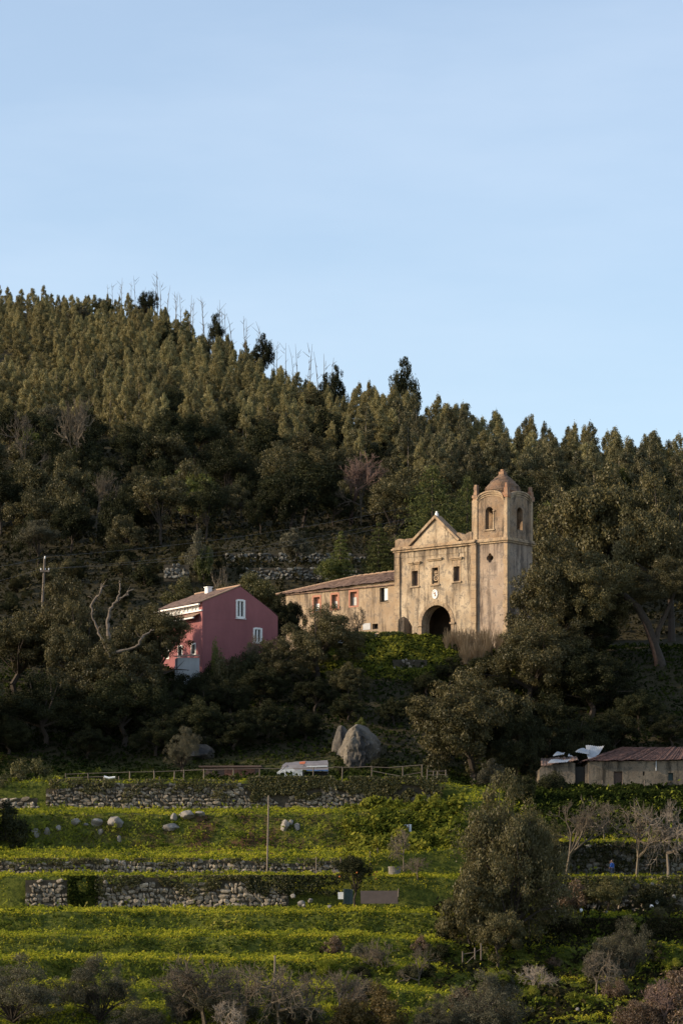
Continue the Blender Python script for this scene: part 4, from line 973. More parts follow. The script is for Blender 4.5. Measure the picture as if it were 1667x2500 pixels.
# dead burnt stems on the skyline
dead = [(262, 690), (275, 688), (290, 676), (297, 682), (316, 672), (330, 676), (345, 690), (376, 664), (384, 660), (389, 672), (408, 700), (425, 696), (432, 716), (441, 706), (462, 716), (470, 728), (497, 716), (503, 730), (530, 726), (537, 738), (548, 745), (556, 752), (566, 760), (598, 765), (604, 778), (636, 780), (645, 788), (668, 822), (676, 832), (702, 835), (716, 828), (727, 842), (746, 850), (758, 848), (778, 842), (790, 860), (802, 868)]
DEADM = []
for k in range(4):
    rr = np.random.default_rng(700 + k); bx_ = rr.normal() * 0.03; S = [((0, 0, 0), (0.01, 0, 0.5), 0.008, 0.006), ((0.01, 0, 0.5), (0.01 + bx_, 0.01, 0.8), 0.006, 0.004), ((0.01 + bx_, 0.01, 0.8), (bx_ * 2.6, 0.02, 1.0), 0.004, 0.0015)]
    for j in range(7):
        z0 = rr.uniform(0.35, 0.92); a = rr.uniform(0, 6.28); L = rr.uniform(0.04, 0.12)
        S.append(((0.01, 0, z0), (0.01 + L * math.cos(a), L * math.sin(a), z0 + L * 0.9), 0.004, 0.0015))
    DEADM.append(np_mesh('dead_stem', tubes(S, 4), 4))
for k, (px, row) in enumerate(dead):
    y = float(ridge_y_at(px)) - 3; x, y, z = gat(px, y)
    o = link('dead_tree', DEADM[k % 4], M['twig'] if not DEADM[k % 4].materials else None)
    H = max(6.0, PZ(row, y) - z); o.location = (x, y, z); H *= 0.97 + 0.08 * math.sin(k * 2.7); o.scale = (H, H, H); o.rotation_euler = (0.05 * math.sin(k * 3.1), 0.06 * math.sin(k * 1.9), k * 1.7)
    tag(o, 'thin leafless dead stem standing above the trees on the skyline', 'tree', 'bare dead stems along the skyline')

# tall dark trees breaking the skyline
for (px, y, top, w, lab) in ((362, 640, 708, 56, 'round dark tree standing above the skyline among dead stems'),
                             (528, 612, 760, 46, 'narrow dark tree with ragged top on the falling skyline'),
                             (640, 592, 812, 66, 'dark bushy tree on the falling skyline left of the dead stems'),
                             (825, 560, 885, 60, 'leaning dark tree at the notch in the skyline'),
                             (790, 565, 905, 50, 'squat dark tree beside the notch in the skyline'),
                             (985, 535, 862, 92, 'tallest dark eucalyptus with open clumped crown above the ridge')):
    small(px, y, top, w, lab, int(px), 'oak_dark', name='skyline_tree', cb=0.2)

# ------------------------------------------------------------------ mixed evergreen wood between forest and church
r = np.random.default_rng(52); k = 0
for yv in np.arange(404, 500, 8.5):
    for xv in np.arange(PX(-150, yv), PX(1800, yv), 6.6):
        x = xv + r.uniform(-2.6, 2.6); y = yv + r.uniform(-3, 3); u = x * F / y + CX
        if r.random() < 0.12 or not (-120 < u < 1780): continue
        if y < 412 and 380 < u < 900: continue
        z = gz(x, y); H = r.uniform(6, 10.5); W = H * r.uniform(0.75, 1.1); m = r.choice(['oak_dark', 'oak', 'oak_dark', 'bright', 'oak'], p=[.35, .25, .2, .05, .15])
        tone = {'oak_dark': 'dark green', 'oak': 'olive green', 'bright': 'light green'}[str(m)]; size_ = 'tall' if H > 8.2 else 'low'
        where = ('above the power pole at the picture edge', 'above the dead oak branches', 'above the short far wall', 'above the far terrace walls', 'around the bare reddish tree', 'behind the church pediment', 'behind the bell tower', 'behind the huge oak')[int(np.clip((u + 100) / 225, 0, 7))]
        rowz = 'front row' if y < 430 else ('middle row' if y < 465 else 'back row')
        lab = size_ + ' ' + tone + ' evergreen, ' + rowz + ' ' + where; grp = 'evergreens of the wood ' + where
        tree('evergreen_tree', SMALL, k, u, y, None, W * F / y, lab, m, trunks=SMALLT, cb=r.uniform(0.12, 0.3), group=grp, xyz=(x, y, z, H)); k += 1
# singled-out trees of that wood
small(452, 432, 1120, 130, 'sunlit round evergreen alone in the dark wood above the pink house', 1, 'oak', cb=0.25)
small(80, 440, 1135, 160, 'broad sunlit evergreen at the edge of the picture in the dark wood', 2, 'oak', cb=0.2)
small(95, 402, 1265, 120, 'grey green open tree just above the power pole', 3, 'olive', cb=0.3)
small(485, 384, 1292, 78, 'grey sunlit shrubby tree on the terrace above the pink house', 4, 'olive', cb=0.12)
bush(497, 383, 1330, 50, 'light green bush at the foot of the grey tree on the terrace', 1, 'bright')
small(725, 388, 1284, 96, 'grey green rounded tree in front of the terrace walls', 0, 'olive', cb=0.12)
small(690, 450, 1085, 130, 'tall olive green evergreen in the middle of the dark wood', 3, 'oak', cb=0.15)
small(720, 440, 1165, 110, 'light green leafy tree beside the bare reddish tree', 2, 'bright', cb=0.1)
bare(858, 430, 1105, 165, 'large bare reddish tree in the dark wood left of the church', 0, 'twig_red')
bare(880, 428, 1118, 120, 'slim bare tree behind the large reddish one', 1, 'twig')
bare(195, 470, 960, 110, 'bare grey tree at the lower edge of the plantation', 2, 'twig', group=None)
bare(60, 468, 1000, 110, 'pale bare tree standing low at the picture edge of the plantation', 1, 'twig')
bare(235, 432, 1140, 90, 'faint bare tree in the darkest part of the wood', 0, 'twig')
def conif(px, y, top, w, label, i, base_row, mat='conifer'):
    x = PX(px, y); zb = PZ(base_row, y); H = PZ(top, y) - zb; W = w * y / F
    t = thing('conifer_tree', label, 'tree', (x, y, zb), random.uniform(0, 6))
    tr = link('trunk', STEM[i % 4], None, t); tr.scale = (0.3, 0.3, H * 0.95)
    tr.material_slots[0].link = 'OBJECT'; tr.material_slots[0].material = M['bark']
    cm = CON[i % 2]; c = link('crown', cm, M['conifer'] if not cm.materials else None, t)
    if c.material_slots[0].material is not M[mat]: c.material_slots[0].link = 'OBJECT'; c.material_slots[0].material = M[mat]
    c.scale = (W, W, H)
conif(1055, 376, 1140, 290, 'large dark spreading conifer rising behind the church pediment', 0, 1440)
conif(1140, 384, 1165, 180, 'second dark conifer between the big conifer and bell tower', 0, 1440)
conif(925, 374, 1278, 120, 'smaller conifer beside the church front above the tiled wing', 1, 1420)
conif(832, 374, 1298, 92, 'young light green conifer behind the tiled wing roof', 1, 1425, 'bright')
bush(800, 373, 1360, 70, 'light green shrub at the foot of the young conifer', 2, 'bright', base_row=1415)

# ------------------------------------------------------------------ terrace walls, boulders: stones one by one
def stone_mesh(seed, n=15, flat=0.75):
    r = np.random.default_rng(seed); bm = bmesh.new(); d = sphere_dirs(n, r)
    d = np.sign(d) * np.abs(d) ** 0.7; d /= np.abs(d).max()
    for p in d: bm.verts.new(p * 0.5)
    res = bmesh.ops.convex_hull(bm, input=bm.verts)
    bmesh.ops.delete(bm, geom=[g for g in res['geom_interior'] if isinstance(g, bmesh.types.BMVert)], context='VERTS')
    return bm_mesh('stone', bm)
STONES = [stone_mesh(800 + i) for i in range(14)]
def stone_wall(label, name, u0, u1, ytop, yface, rb, rt, seed, sx=0.5, sz=0.36, skip=None, gapcol=None, limit=298, cat='stone wall', mat='stone'):
    """u0..u1 bearings; rb/rt: functions u -> bottom/top row; face at distance yface(u)"""
    r = np.random.default_rng(seed); um = (u0 + u1) / 2; ym = yface(um)
    t = thing(name, label, cat, (PX(um, ym), ym, PZ(rb(um), ym)))
    uu = np.linspace(u0, u1, max(6, int((u1 - u0) / 12)))
    A = []
    for s, dy in ((0, 0.0), (1, 0.0), (1, 0.5), (0, 0.5)):
        A.append([(PX(u, yface(u) + dy), yface(u) + dy, PZ(rb(u), yface(u)) - 0.35 if s == 0 else PZ(rt(u), yface(u)) - 0.05) for u in uu])
    V = np.array(A) - np.array(t.location)
    core = link('wall_core', grid_mesh('wall_core', V, smooth=False), M['soil'], t)
    P = []; s_px = F / ym
    zb_m = PZ(rb(um), ym); zt_m = PZ(rt(um), ym); rows = max(2, int(round((zt_m - zb_m) / sz)))
    for j in range(rows):
        x = PX(u0, ym); xe = PX(u1, ym)
        while x < xe:
            w = sx * r.choice([0.5, 0.8, 1.0, 1.35, 1.8], p=[.22, .3, .24, .16, .08]) * r.uniform(0.85, 1.15); u = (x + w / 2) * F / ym + CX; yf = yface(u)
            zb, zt = PZ(rb(u), yf), PZ(rt(u), yf); z = zb + (j + 0.5 + r.uniform(-0.25, 0.25)) / rows * (zt - zb)
            x += w * 0.93
            if u > u1: break
            row = HY - z * F / yf
            edge = min(u - u0, u1 - u) / 26.0
            if (j + 0.5) / rows > 0.25 + 0.9 * max(0.0, edge) + r.uniform(-0.15, 0.25): continue
            if j == rows - 1 and r.random() < 0.3: continue
            if skip is not None and skip(u, row, r): continue
            P.append(((x - w / 2) * yf / ym, yf - 0.02 + r.uniform(-0.06, 0.05), z, w * 1.04, 0.42, (zt - zb) / rows * r.uniform(0.85, 1.4), int(r.integers(14)), r.uniform(-0.4, 0.4), r.uniform(0, 3.14)))
    big = sorted(range(len(P)), key=lambda i: -P[i][3] * P[i][5])
    L = Vector(t.location); rest = []
    for n_, i in enumerate(big):
        x, y, z, w, d, h, k, tilt, spin = P[i]
        if n_ < limit:
            o = link('stone', STONES[k], M['stone'] if not STONES[k].materials else None, t)
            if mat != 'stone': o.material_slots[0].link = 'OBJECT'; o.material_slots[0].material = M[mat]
            o.location = Vector((x, y, z)) - L; o.scale = (w, d, h); o.rotation_euler = (tilt * 0.4, tilt, tilt * 0.5)
        else: rest.append(i)
    if rest:
        bm = bmesh.new()
        for i in rest:
            x, y, z, w, d, h, k, tilt, spin = P[i]
            mt = Matrix.Translation(Vector((x, y, z)) - L) @ Matrix.Rotation(tilt, 4, 'Y') @ Matrix.Diagonal((w, d, h, 1))
            tmp = bmesh.new(); tmp.from_mesh(STONES[k]); tmp.transform(mt)
            m2 = bpy.data.meshes.new('tmp'); tmp.to_mesh(m2); tmp.free(); bm.from_mesh(m2); bpy.data.meshes.remove(m2)
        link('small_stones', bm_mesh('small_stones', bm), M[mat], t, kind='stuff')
    return t
def wander(x, y): return float((fbm(np.array([x * 0.07 + 5]), np.array([y * 0.004]), 3)[0] - 0.47) * 3.0)
def ivyedge(u): return 1911 + 34 * float(np.clip((u - 570) / 60, 0, 1)) + 14 * math.sin(u * 0.021) + 9 * math.sin(u * 0.083 + 1)
stone_wall('long grey dry stone wall topped by the pole fence and hanging ivy', 'stone_wall', 112, 1072, None, lambda u: 290.15, lambda u: 1977, lambda u: 1913 + (12 if u < 180 else 0), 31, 0.52, 0.40,
           skip=lambda u, row, r: (u > 560 and row < ivyedge(u) - 4 and not (790 < u < 915 and r.random() < 0.5)))
stone_wall('low rubble wall end at the picture edge under the brambles', 'stone_wall', -60, 92, None, lambda u: 287.5, lambda u: 1977, lambda u: 1948, 32, 0.5, 0.36)
def yf2(u): return 265.6 - 0.6 * wander(PX(u, 266), 266) - 0.5
def yf3(u): return 258.9 - 0.6 * wander(PX(u, 259), 259) - 0.5
stone_wall('low narrow dry stone wall under the bank of boulders', 'stone_wall', -60, 835, None, yf2, lambda u: 2134, lambda u: 2103 + 5 * math.sin(u * 0.02), 33, 0.42, 0.30)
stone_wall('tall pale stone retaining wall with overgrown top above the flowered terraces', 'stone_wall', 232, 705, None, yf3, lambda u: 2220 - 6 * (u > 600), lambda u: 2150 + 8 * math.sin(u * 0.03), 34, 0.52, 0.40,
           skip=lambda u, row, r: row < 2158 + 12 * math.sin(u * 0.05))
stone_wall('short stretch of rough stone wall beside the overgrown gap', 'stone_wall', 62, 168, None, yf3, lambda u: 2214, lambda u: 2148, 35, 0.52, 0.40)
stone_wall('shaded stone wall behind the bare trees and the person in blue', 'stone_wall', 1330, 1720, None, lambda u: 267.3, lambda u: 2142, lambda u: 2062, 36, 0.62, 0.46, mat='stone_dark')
stone_wall('ruined stone wall beneath the terrace of the bare trees', 'stone_wall', 1322, 1720, None, lambda u: 257.6, lambda u: 2232, lambda u: 2158, 37, 0.55, 0.42, skip=lambda u, row, r: r.random() < 0.45)
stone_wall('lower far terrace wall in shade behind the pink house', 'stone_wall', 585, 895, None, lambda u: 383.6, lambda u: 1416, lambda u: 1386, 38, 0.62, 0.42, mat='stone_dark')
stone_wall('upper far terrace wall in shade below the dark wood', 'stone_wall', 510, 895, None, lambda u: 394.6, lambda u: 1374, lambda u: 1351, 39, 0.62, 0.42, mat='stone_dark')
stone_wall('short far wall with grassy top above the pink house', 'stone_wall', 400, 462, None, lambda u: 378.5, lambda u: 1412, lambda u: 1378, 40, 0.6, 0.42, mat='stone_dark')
stone_wall('ivy covered low wall in front of the tiled wing', 'stone_wall', 800, 985, None, lambda u: 341.0, lambda u: 1580, lambda u: 1547, 41, 0.5, 0.36, skip=lambda u, row, r: r.random() < 0.55)
stone_wall('broken patch of pale rubble on the bank below the church', 'stone_wall', 958, 1042, None, lambda u: 334.0, lambda u: 1652, lambda u: 1610, 42, 0.5, 0.40, skip=lambda u, row, r: r.random() < 0.3)

def rock_mesh(seed, sub=3, rough=0.16, sharp=0.6):
    r = random.Random(seed); bm = bmesh.new(); bmesh.ops.create_icosphere(bm, subdivisions=sub, radius=0.5)
    nrm = [Vector((r.gauss(0, 1), r.gauss(0, 1), r.gauss(0, 1))).normalized() for _ in range(9)]; cut = [r.uniform(0.26, 0.42) for _ in range(9)]
    for v in bm.verts:
        for n_, c in zip(nrm, cut):
            d = v.co.dot(n_)
            if d > c: v.co -= n_ * (d - c) * 0.9
        a = float(fbm(np.array([v.co.x * 6 + seed]), np.array([v.co.y * 6 + v.co.z * 5]), seed % 97, 3)[0]) - 0.45
        v.co *= 1 + a * rough * 2
    return bm_mesh('rock', bm)
ROCKS = [rock_mesh(900 + i) for i in range(6)]
def c5(x, y): return (x * 850 / 1568, 1650 + y * 500 / 922)
for i, (cx_, cy_, w, h, lab) in enumerate((
        (160, 713, 46, 40, 'tilted pale boulder low on the bank, nearest the picture edge'), (213, 705, 34, 36, 'second small boulder from the picture edge on the shaded bank'),
        (265, 690, 32, 28, 'round small boulder between two groups on the shaded bank'), (340, 661, 44, 32, 'pale wedge shaped boulder below the long wall'),
        (432, 664, 62, 36, 'low pale boulder touching the largest boulder'), (523, 660, 94, 50, 'largest grey boulder on the bank under the long wall'),
        (452, 706, 28, 26, 'small boulder just below the largest boulder'), (537, 738, 22, 30, 'upright small stone lowest on the bank'),
        (784, 640, 36, 34, 'rounded sunlit boulder beside the flat boulder'), (846, 630, 84, 40, 'flat sunlit boulder at the top of the bank'),
        (898, 624, 46, 24, 'thin slab leaning on the flat sunlit boulder'), (772, 683, 78, 34, 'long low boulder under the flat sunlit one'),
        (1282, 680, 38, 52, 'upright boulder in the red earth scar'), (1338, 684, 30, 32, 'small boulder beside the upright one in the red earth'),
        (1310, 662, 26, 22, 'small stone above the upright boulder'), (388, 672, 26, 14, 'flat fragment between the pale boulders'))):
    px, row = c5(cx_, cy_); wpx, hpx = w * 0.542, h * 0.542
    # distance at which the sight line meets the bank
    yy = np.arange(266, 292, 0.1); zz = ground(PX(px, yy), yy); rr = HY - zz * F / yy
    hit = np.nonzero(rr < row + hpx * 0.3)[0]; y = float(yy[hit[0]]) if len(hit) else 280.0
    o = link('boulder', ROCKS[i % 6], M['boulder'] if not ROCKS[i % 6].materials else None)
    s = y / F; o.location = (PX(px, y), y, PZ(row, y)); o.scale = (wpx * s * 1.15, max(wpx, hpx) * s * 0.9, hpx * s * 1.25); o.rotation_euler = (0, 0, i * 0.9)
    tag(o, lab, 'boulder', None)
# the tall crag by the pole fence
rc_ = random.Random(19); cuts = [(Vector((0.1, 0, 1)).normalized(), 0.43), (Vector((-1, -0.2, 0.15)).normalized(), 0.38), (Vector((1, -0.1, -0.25)).normalized(), 0.37)]
for k in range(22): cuts.append((Vector((rc_.gauss(0, 1), -abs(rc_.gauss(0.5, 0.6)), rc_.gauss(0, 0.8))).normalized(), rc_.uniform(0.27, 0.42)))
bm = bmesh.new(); bmesh.ops.create_icosphere(bm, subdivisions=5, radius=0.5)
for v in bm.verts:
    p = v.co.copy()
    for (n_, c) in cuts:
        d = p.dot(n_)
        if d > c: p -= n_ * (d - c)
    k = 0.62 + 0.38 * min(1, max(0, (p.z + 0.5) / 0.8)); p.x *= k; p.y *= k
    a = float(fbm(np.array([p.x * 5 + p.z * 1.3 + 3]), np.array([p.z * 6 - p.x * 2 + p.y * 5]), 61, 5)[0]) - 0.47
    a2 = float(fbm(np.array([p.x * 11 + p.y * 9]), np.array([p.z * 10 + 4]), 63, 4)[0]) - 0.47
    led = math.floor(p.z * 7 + 1.2 * p.x + a * 4) / 7 * 0 + (0.05 if math.sin(p.z * 21 + p.x * 9 + a * 22) > 0.2 else 0.0)
    p.x *= 1 + a * 0.5 + a2 * 0.22 - led; p.y *= 1 + a * 0.5 + a2 * 0.22 - led * 1.6; p.z *= 1 + a * 0.22
    v.co = p
crag = link('rock_crag', bm_mesh('rock_crag', bm), M['crag_rock']); zb = gz(PX(876, 307), 307)
hh = PZ(1758, 305) - zb + 0.8
crag.location = (PX(876, 306), 307, zb - 2.1 + hh / 2); crag.scale = (6.0, 5.8, hh * 1.5)
tag(crag, 'tall grey and white rock crag standing behind the pole fence', 'rock')
bush(838, 303.5, 1868, 50, 'dark bush at the near foot of the tall crag', 1, 'oak_dark')
bush(925, 304, 1850, 60, 'dark bush at the far foot of the tall crag', 2, 'oak_dark')
bush(880, 308.5, 1752, 46, 'tuft of green growing on top of the tall crag', 0, 'bright', base_row=1775)
rk2 = link('rock_crag', ROCKS[2], None); rk2.location = (PX(832, 309), 310.0, zb + 1.2); rk2.scale = (2.6, 2.6, 6.2); rk2.material_slots[0].link = 'OBJECT'; rk2.material_slots[0].material = M['crag']; tag(rk2, 'narrow shaded rock leaning against the tall crag', 'rock')
rk3 = link('boulder', ROCKS[3], None); rk3.location = (PX(480, 309), 309, gz(PX(480, 309), 309) + 0.4); rk3.scale = (6.0, 3.5, 2.2); rk3.material_slots[0].link = 'OBJECT'; rk3.material_slots[0].material = M['crag']; tag(rk3, 'broad dark boulder behind the low huts and fence', 'boulder')

# ------------------------------------------------------------------ old oaks round the buildings
oak(40, 330, 1490, 300, 'cork oak at the picture edge with crown beside the power pole', 0)
oak(-110, 306, 1545, 260, 'cork oak just outside the picture added beside the oak wood to cast shade, lowest', 1, cb=0.08)  # unseen oaks past the left edge, added to shade the slope
oak(-250, 312, 1490, 280, 'cork oak outside the picture added beside the oak wood to cast shade, farthest', 2, cb=0.08)
oak(-140, 319, 1490, 260, 'cork oak outside the picture added beside the oak wood to cast shade, upper', 3, cb=0.08)
oak(150, 331, 1398, 230, 'tall cork oak with rounded top in front of the power pole', 1, cb=0.1)
oak(265, 317, 1552, 270, 'dark cork oak below the dead broken branches', 2, cb=0.08)
oak(205, 326, 1462, 190, 'cork oak between the tall rounded one and the dead branches', 4, cb=0.1)
oak(335, 326, 1495, 190, 'cork oak just behind the longest dead branch', 0, cb=0.1)
oak(385, 327, 1472, 200, 'cork oak reaching in front of the pink house', 3, cb=0.5)
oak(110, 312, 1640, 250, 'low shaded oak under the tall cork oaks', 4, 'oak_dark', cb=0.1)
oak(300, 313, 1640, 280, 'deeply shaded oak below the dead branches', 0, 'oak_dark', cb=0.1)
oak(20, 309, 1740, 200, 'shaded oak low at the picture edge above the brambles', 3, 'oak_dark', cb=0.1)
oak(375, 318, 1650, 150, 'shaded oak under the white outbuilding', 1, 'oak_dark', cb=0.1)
oak(772, 330, 1470, 215, 'rounded oak in front of the orange windows of the wing', 4, cb=0.1)
oak(690, 327, 1560, 230, 'oak below the gable of the pink house', 1, cb=0.1)
oak(850, 325, 1615, 210, 'oak on the slope below the rounded oak', 2, 'oak', cb=0.1)
oak(560, 320, 1655, 190, 'oak with one sunlit shoulder below the white outbuilding', 3, 'oak_dark', cb=0.1)
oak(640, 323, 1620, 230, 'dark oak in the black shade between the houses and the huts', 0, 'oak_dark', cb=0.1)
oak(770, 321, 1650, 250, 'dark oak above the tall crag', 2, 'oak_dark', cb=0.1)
oak(1150, 303, 1632, 320, 'broad oak with dark trunk beside the end of the pole fence', 0, cb=0.1, base_row=1925)
oak(1350, 334, 1300, 250, 'dense oak standing against the bell tower', 1, cb=0.1, base_row=1600)
oak(1290, 324, 1510, 270, 'oak below the bell tower corner', 4, cb=0.1)
oak(1440, 322, 1560, 280, 'dark oak in the hollow below the leaning oak', 3, 'oak_dark', cb=0.1)
oak(1340, 312, 1690, 240, 'dark oak above the ruined sheds', 2, 'oak_dark', cb=0.1)
oak(1500, 312, 1730, 230, 'low dark oak directly over the shed roof', 0, 'oak_dark', cb=0.1)
oak(1640, 314, 1740, 200, 'dark oak at the picture edge over the shed roof', 1, 'oak_dark', cb=0.1)
oak(1480, 360, 1130, 380, 'huge spreading oak filling the slope beside the bell tower', 2, cb=0.12, base_row=1560)
oak(1640, 352, 1150, 300, 'huge oak at the picture edge above the leaning oak', 4, cb=0.15, base_row=1560)
oak(1380, 372, 1200, 230, 'rounded oak behind the bell tower', 0, 'oak', cb=0.15, base_row=1500)
small(1330, 378, 1225, 120, 'bright green leafy tree just beside the bell tower', 1, 'bright', cb=0.05, base_row=1450)
small(1300, 382, 1270, 90, 'second bright green leafy tree hard against the belfry', 3, 'bright', cb=0.05, base_row=1450)
small(1395, 384, 1200, 110, 'yellow green tree between the belfry and the huge oak', 4, 'bright', cb=0.05, base_row=1450)
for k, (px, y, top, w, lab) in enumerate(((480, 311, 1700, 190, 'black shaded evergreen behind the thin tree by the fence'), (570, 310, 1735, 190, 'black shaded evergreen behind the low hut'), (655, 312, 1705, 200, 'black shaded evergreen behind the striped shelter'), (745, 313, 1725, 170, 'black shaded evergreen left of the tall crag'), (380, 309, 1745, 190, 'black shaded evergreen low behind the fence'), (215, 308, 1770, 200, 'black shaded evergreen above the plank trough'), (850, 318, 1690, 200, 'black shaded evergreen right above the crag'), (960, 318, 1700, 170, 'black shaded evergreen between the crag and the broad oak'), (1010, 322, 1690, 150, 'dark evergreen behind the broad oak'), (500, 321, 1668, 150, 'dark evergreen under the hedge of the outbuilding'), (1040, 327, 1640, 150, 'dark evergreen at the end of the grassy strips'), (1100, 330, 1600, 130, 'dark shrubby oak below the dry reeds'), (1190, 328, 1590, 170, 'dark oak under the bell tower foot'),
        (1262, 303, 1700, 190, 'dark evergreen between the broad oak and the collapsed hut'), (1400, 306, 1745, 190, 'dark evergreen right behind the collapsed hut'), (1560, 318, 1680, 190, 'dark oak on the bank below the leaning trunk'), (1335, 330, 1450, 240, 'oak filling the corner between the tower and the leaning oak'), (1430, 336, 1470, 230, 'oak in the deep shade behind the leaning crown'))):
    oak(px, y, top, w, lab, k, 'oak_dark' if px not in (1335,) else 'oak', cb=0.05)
# leaning cork oak
lx, ly, lz = PX(1612, 333), 333.0, PZ(1632, 333)
lt = thing('leaning_oak', 'cork oak with dark trunk leaning over towards the bell tower', 'tree', (lx, ly, lz))
def lp(px, row, y=333): return (PX(px, y) - lx, y - ly, PZ(row, y) - lz)
link('trunk', polytube([lp(1616, 1645), lp(1610, 1615), lp(1596, 1572), lp(1580, 1525), lp(1556, 1482), lp(1525, 1455), lp(1480, 1440), lp(1430, 1425)], [0.75, 0.62, 0.52, 0.48, 0.42, 0.34, 0.26, 0.14], 10, 'trunk'), M['bark'], lt)
link('limb', polytube([lp(1600, 1580), lp(1606, 1540), lp(1625, 1500), lp(1650, 1440)], [0.34, 0.3, 0.24, 0.12], 8, 'limb'), M['bark'], lt)
link('stripped_bark', polytube([lp(1603, 1632, 332.75), lp(1600, 1605, 332.6), lp(1590, 1570, 332.65), lp(1577, 1535, 332.7), lp(1568, 1515, 332.75)], [0.26, 0.22, 0.2, 0.13, 0.05], 8, 'stripped_bark'), M['bark_red'], lt)
cm, B, h = OAK[3]; c = link('crown', cm, None, lt); c.location = lp(1440, 1530); c.scale = (16.5, 12, 14.0); c.rotation_euler = (0, 0, 1.2)
cm, B, h = OAK[1]; c = link('crown', cm, None, lt); c.location = lp(1640, 1500); c.scale = (9.0, 9, 9.0); c.rotation_euler = (0, 0, 2.2)
def crooked(pts, rad, seed, n=4, amp=0.065):
    r = np.random.default_rng(seed); P = []; Rr = []
    for i in range(len(pts) - 1):
        a, b = np.array(pts[i], float), np.array(pts[i + 1], float)
        for k in range(n):
            t = k / n; P.append(a + (b - a) * t + r.normal(size=3) * amp * (0.4 + (k > 0))); Rr.append((rad[i] + (rad[i + 1] - rad[i]) * t) * r.uniform(0.55, 1.0))
    P.append(np.array(pts[-1], float)); Rr.append(rad[-1]); return P, Rr
# dead broken branches standing out of the cork oaks
dt = thing('dead_oak_limbs', 'pale dead forked branches sticking out above the cork oaks', 'tree', gat(270, 322))
D0 = Vector(dt.location)
def dp(px, row, y=321.0): return (PX(px, y) - D0.x, y - D0.y, PZ(row, y) - D0.z)
link('limb', polytube(*crooked([(0, 0, -0.5), dp(268, 1640, 320), dp(262, 1588), dp(250, 1560), dp(236, 1532), dp(225, 1505), dp(222, 1480), dp(232, 1462), dp(243, 1448), dp(248, 1424)], [0.45, 0.36, 0.24, 0.19, 0.15, 0.12, 0.15, 0.16, 0.12, 0.06], 41), 9, 'limb'), M['deadwood'], dt)
link('limb', polytube(*crooked([dp(262, 1590), dp(266, 1560), dp(262, 1520), dp(268, 1490), dp(284, 1470), dp(293, 1450), dp(294, 1425), dp(291, 1418)], [0.26, 0.27, 0.25, 0.2, 0.17, 0.13, 0.1, 0.05], 42), 9, 'limb'), M['deadwood'], dt)
link('limb', polytube(*crooked([dp(284, 1470), dp(305, 1454), dp(326, 1439)], [0.2, 0.15, 0.07], 43), 8, 'limb'), M['deadwood'], dt)
link('limb', polytube(*crooked([dp(243, 1448), dp(252, 1432), dp(262, 1428)], [0.16, 0.12, 0.05], 44), 7, 'limb'), M['deadwood'], dt)
link('limb', polytube(*crooked([dp(262, 1600), dp(330, 1580), dp(345, 1560), dp(362, 1545), dp(376, 1537)], [0.22, 0.2, 0.18, 0.13, 0.06], 45), 8, 'limb'), M['deadwood'], dt)
rr = np.random.default_rng(12)
for (px, row) in ((262, 1520), (285, 1468), (293, 1440), (232, 1462), (225, 1500), (306, 1453), (345, 1560), (250, 1430), (268, 1492), (240, 1540)):
    a_ = np.array(dp(px, row)); d_ = np.array((rr.normal(), rr.normal() * 0.5, rr.uniform(0.2, 1.2))); L_ = rr.uniform(0.5, 1.3)
    link('twig', polytube(*crooked([a_, a_ + d_ / np.linalg.norm(d_) * L_], [0.07, 0.02], int(px)), 5, 'twig'), M['deadwood'], dt)
# shrubs near the houses
bush(452, 326, 1640, 80, 'dark low bush at the foot of the white outbuilding', 2, 'oak_dark')
bush(484, 325.5, 1640, 70, 'low green bush at the corner of the white outbuilding', 3, 'oak_dark')
bush(530, 327, 1565, 50, 'sunlit leafy bush at the foot of the pink gable', 0, 'bright')
bush(520, 327, 1605, 60, 'dark hedge bush beside the white outbuilding', 1, 'oak_dark')
bush(545, 326.5, 1592, 80, 'round dark bush hiding the foot of the pink gable', 0, 'oak')
bush(600, 327, 1590, 80, 'dark green bush under the middle of the pink gable', 3, 'oak_dark')
bush(575, 328, 1600, 90, 'low bramble bush under the pink gable', 2, 'oak')
bush(640, 330, 1560, 90, 'pale leafy shrub below the lower window of the pink house', 3, 'ivy')
bare(622, 329, 1540, 55, 'thin pale shrub stems in front of the lower pink house window', 3, 'twig', name='bare_shrub', cat='shrub')
oak(690, 346, 1445, 130, 'dark bushy oak between the pink house and the wing', 2, 'oak_dark', cb=0.1, base_row=1600)
bush(440, 362, 1408, 120, 'leafy bush right behind the pink house roof', 0, 'ivy', base_row=1480)
bush(560, 364, 1420, 130, 'dark bush behind the pink house ridge', 1, 'oak', base_row=1490)
bush(650, 366, 1412, 110, 'scrubby bush above the gable of the pink house', 2, 'ivy', base_row=1490)
bare(545, 365, 1378, 60, 'thin brown shrub behind the pink house ridge', 4, 'twig', name='bare_shrub', cat='shrub')
bush(610, 372, 1395, 60, 'olive scrub bush on the bank above the pink house', 3, 'ivy', base_row=1450)
rr = np.random.default_rng(55)
for k in range(30):
    px = rr.uniform(0, 600); y = rr.uniform(364, 402)
    x = PX(px, y); H = rr.uniform(1.2, 3.2); m = ['oak_dark', 'oak', 'scrub', 'oak_dark'][k % 4]
    where = 'above the power pole' if px < 200 else 'above the dead oak branches' if px < 380 else 'above the pink house roof'
    tone = {'oak_dark': 'dark green', 'oak': 'olive', 'scrub': 'brown'}[m]
    bush(px, y, None, H * rr.uniform(1.0, 1.8) * F / y, 'low ' + tone + ' bush on the shaded open slope ' + where, k, m, group=tone + ' bushes on the shaded slope ' + where, xyz=(x, y, gz(x, y), H))
bare(880, 344, 1478, 60, 'thin bare tree against the wing wall', 4, 'twig', base_row=1560)
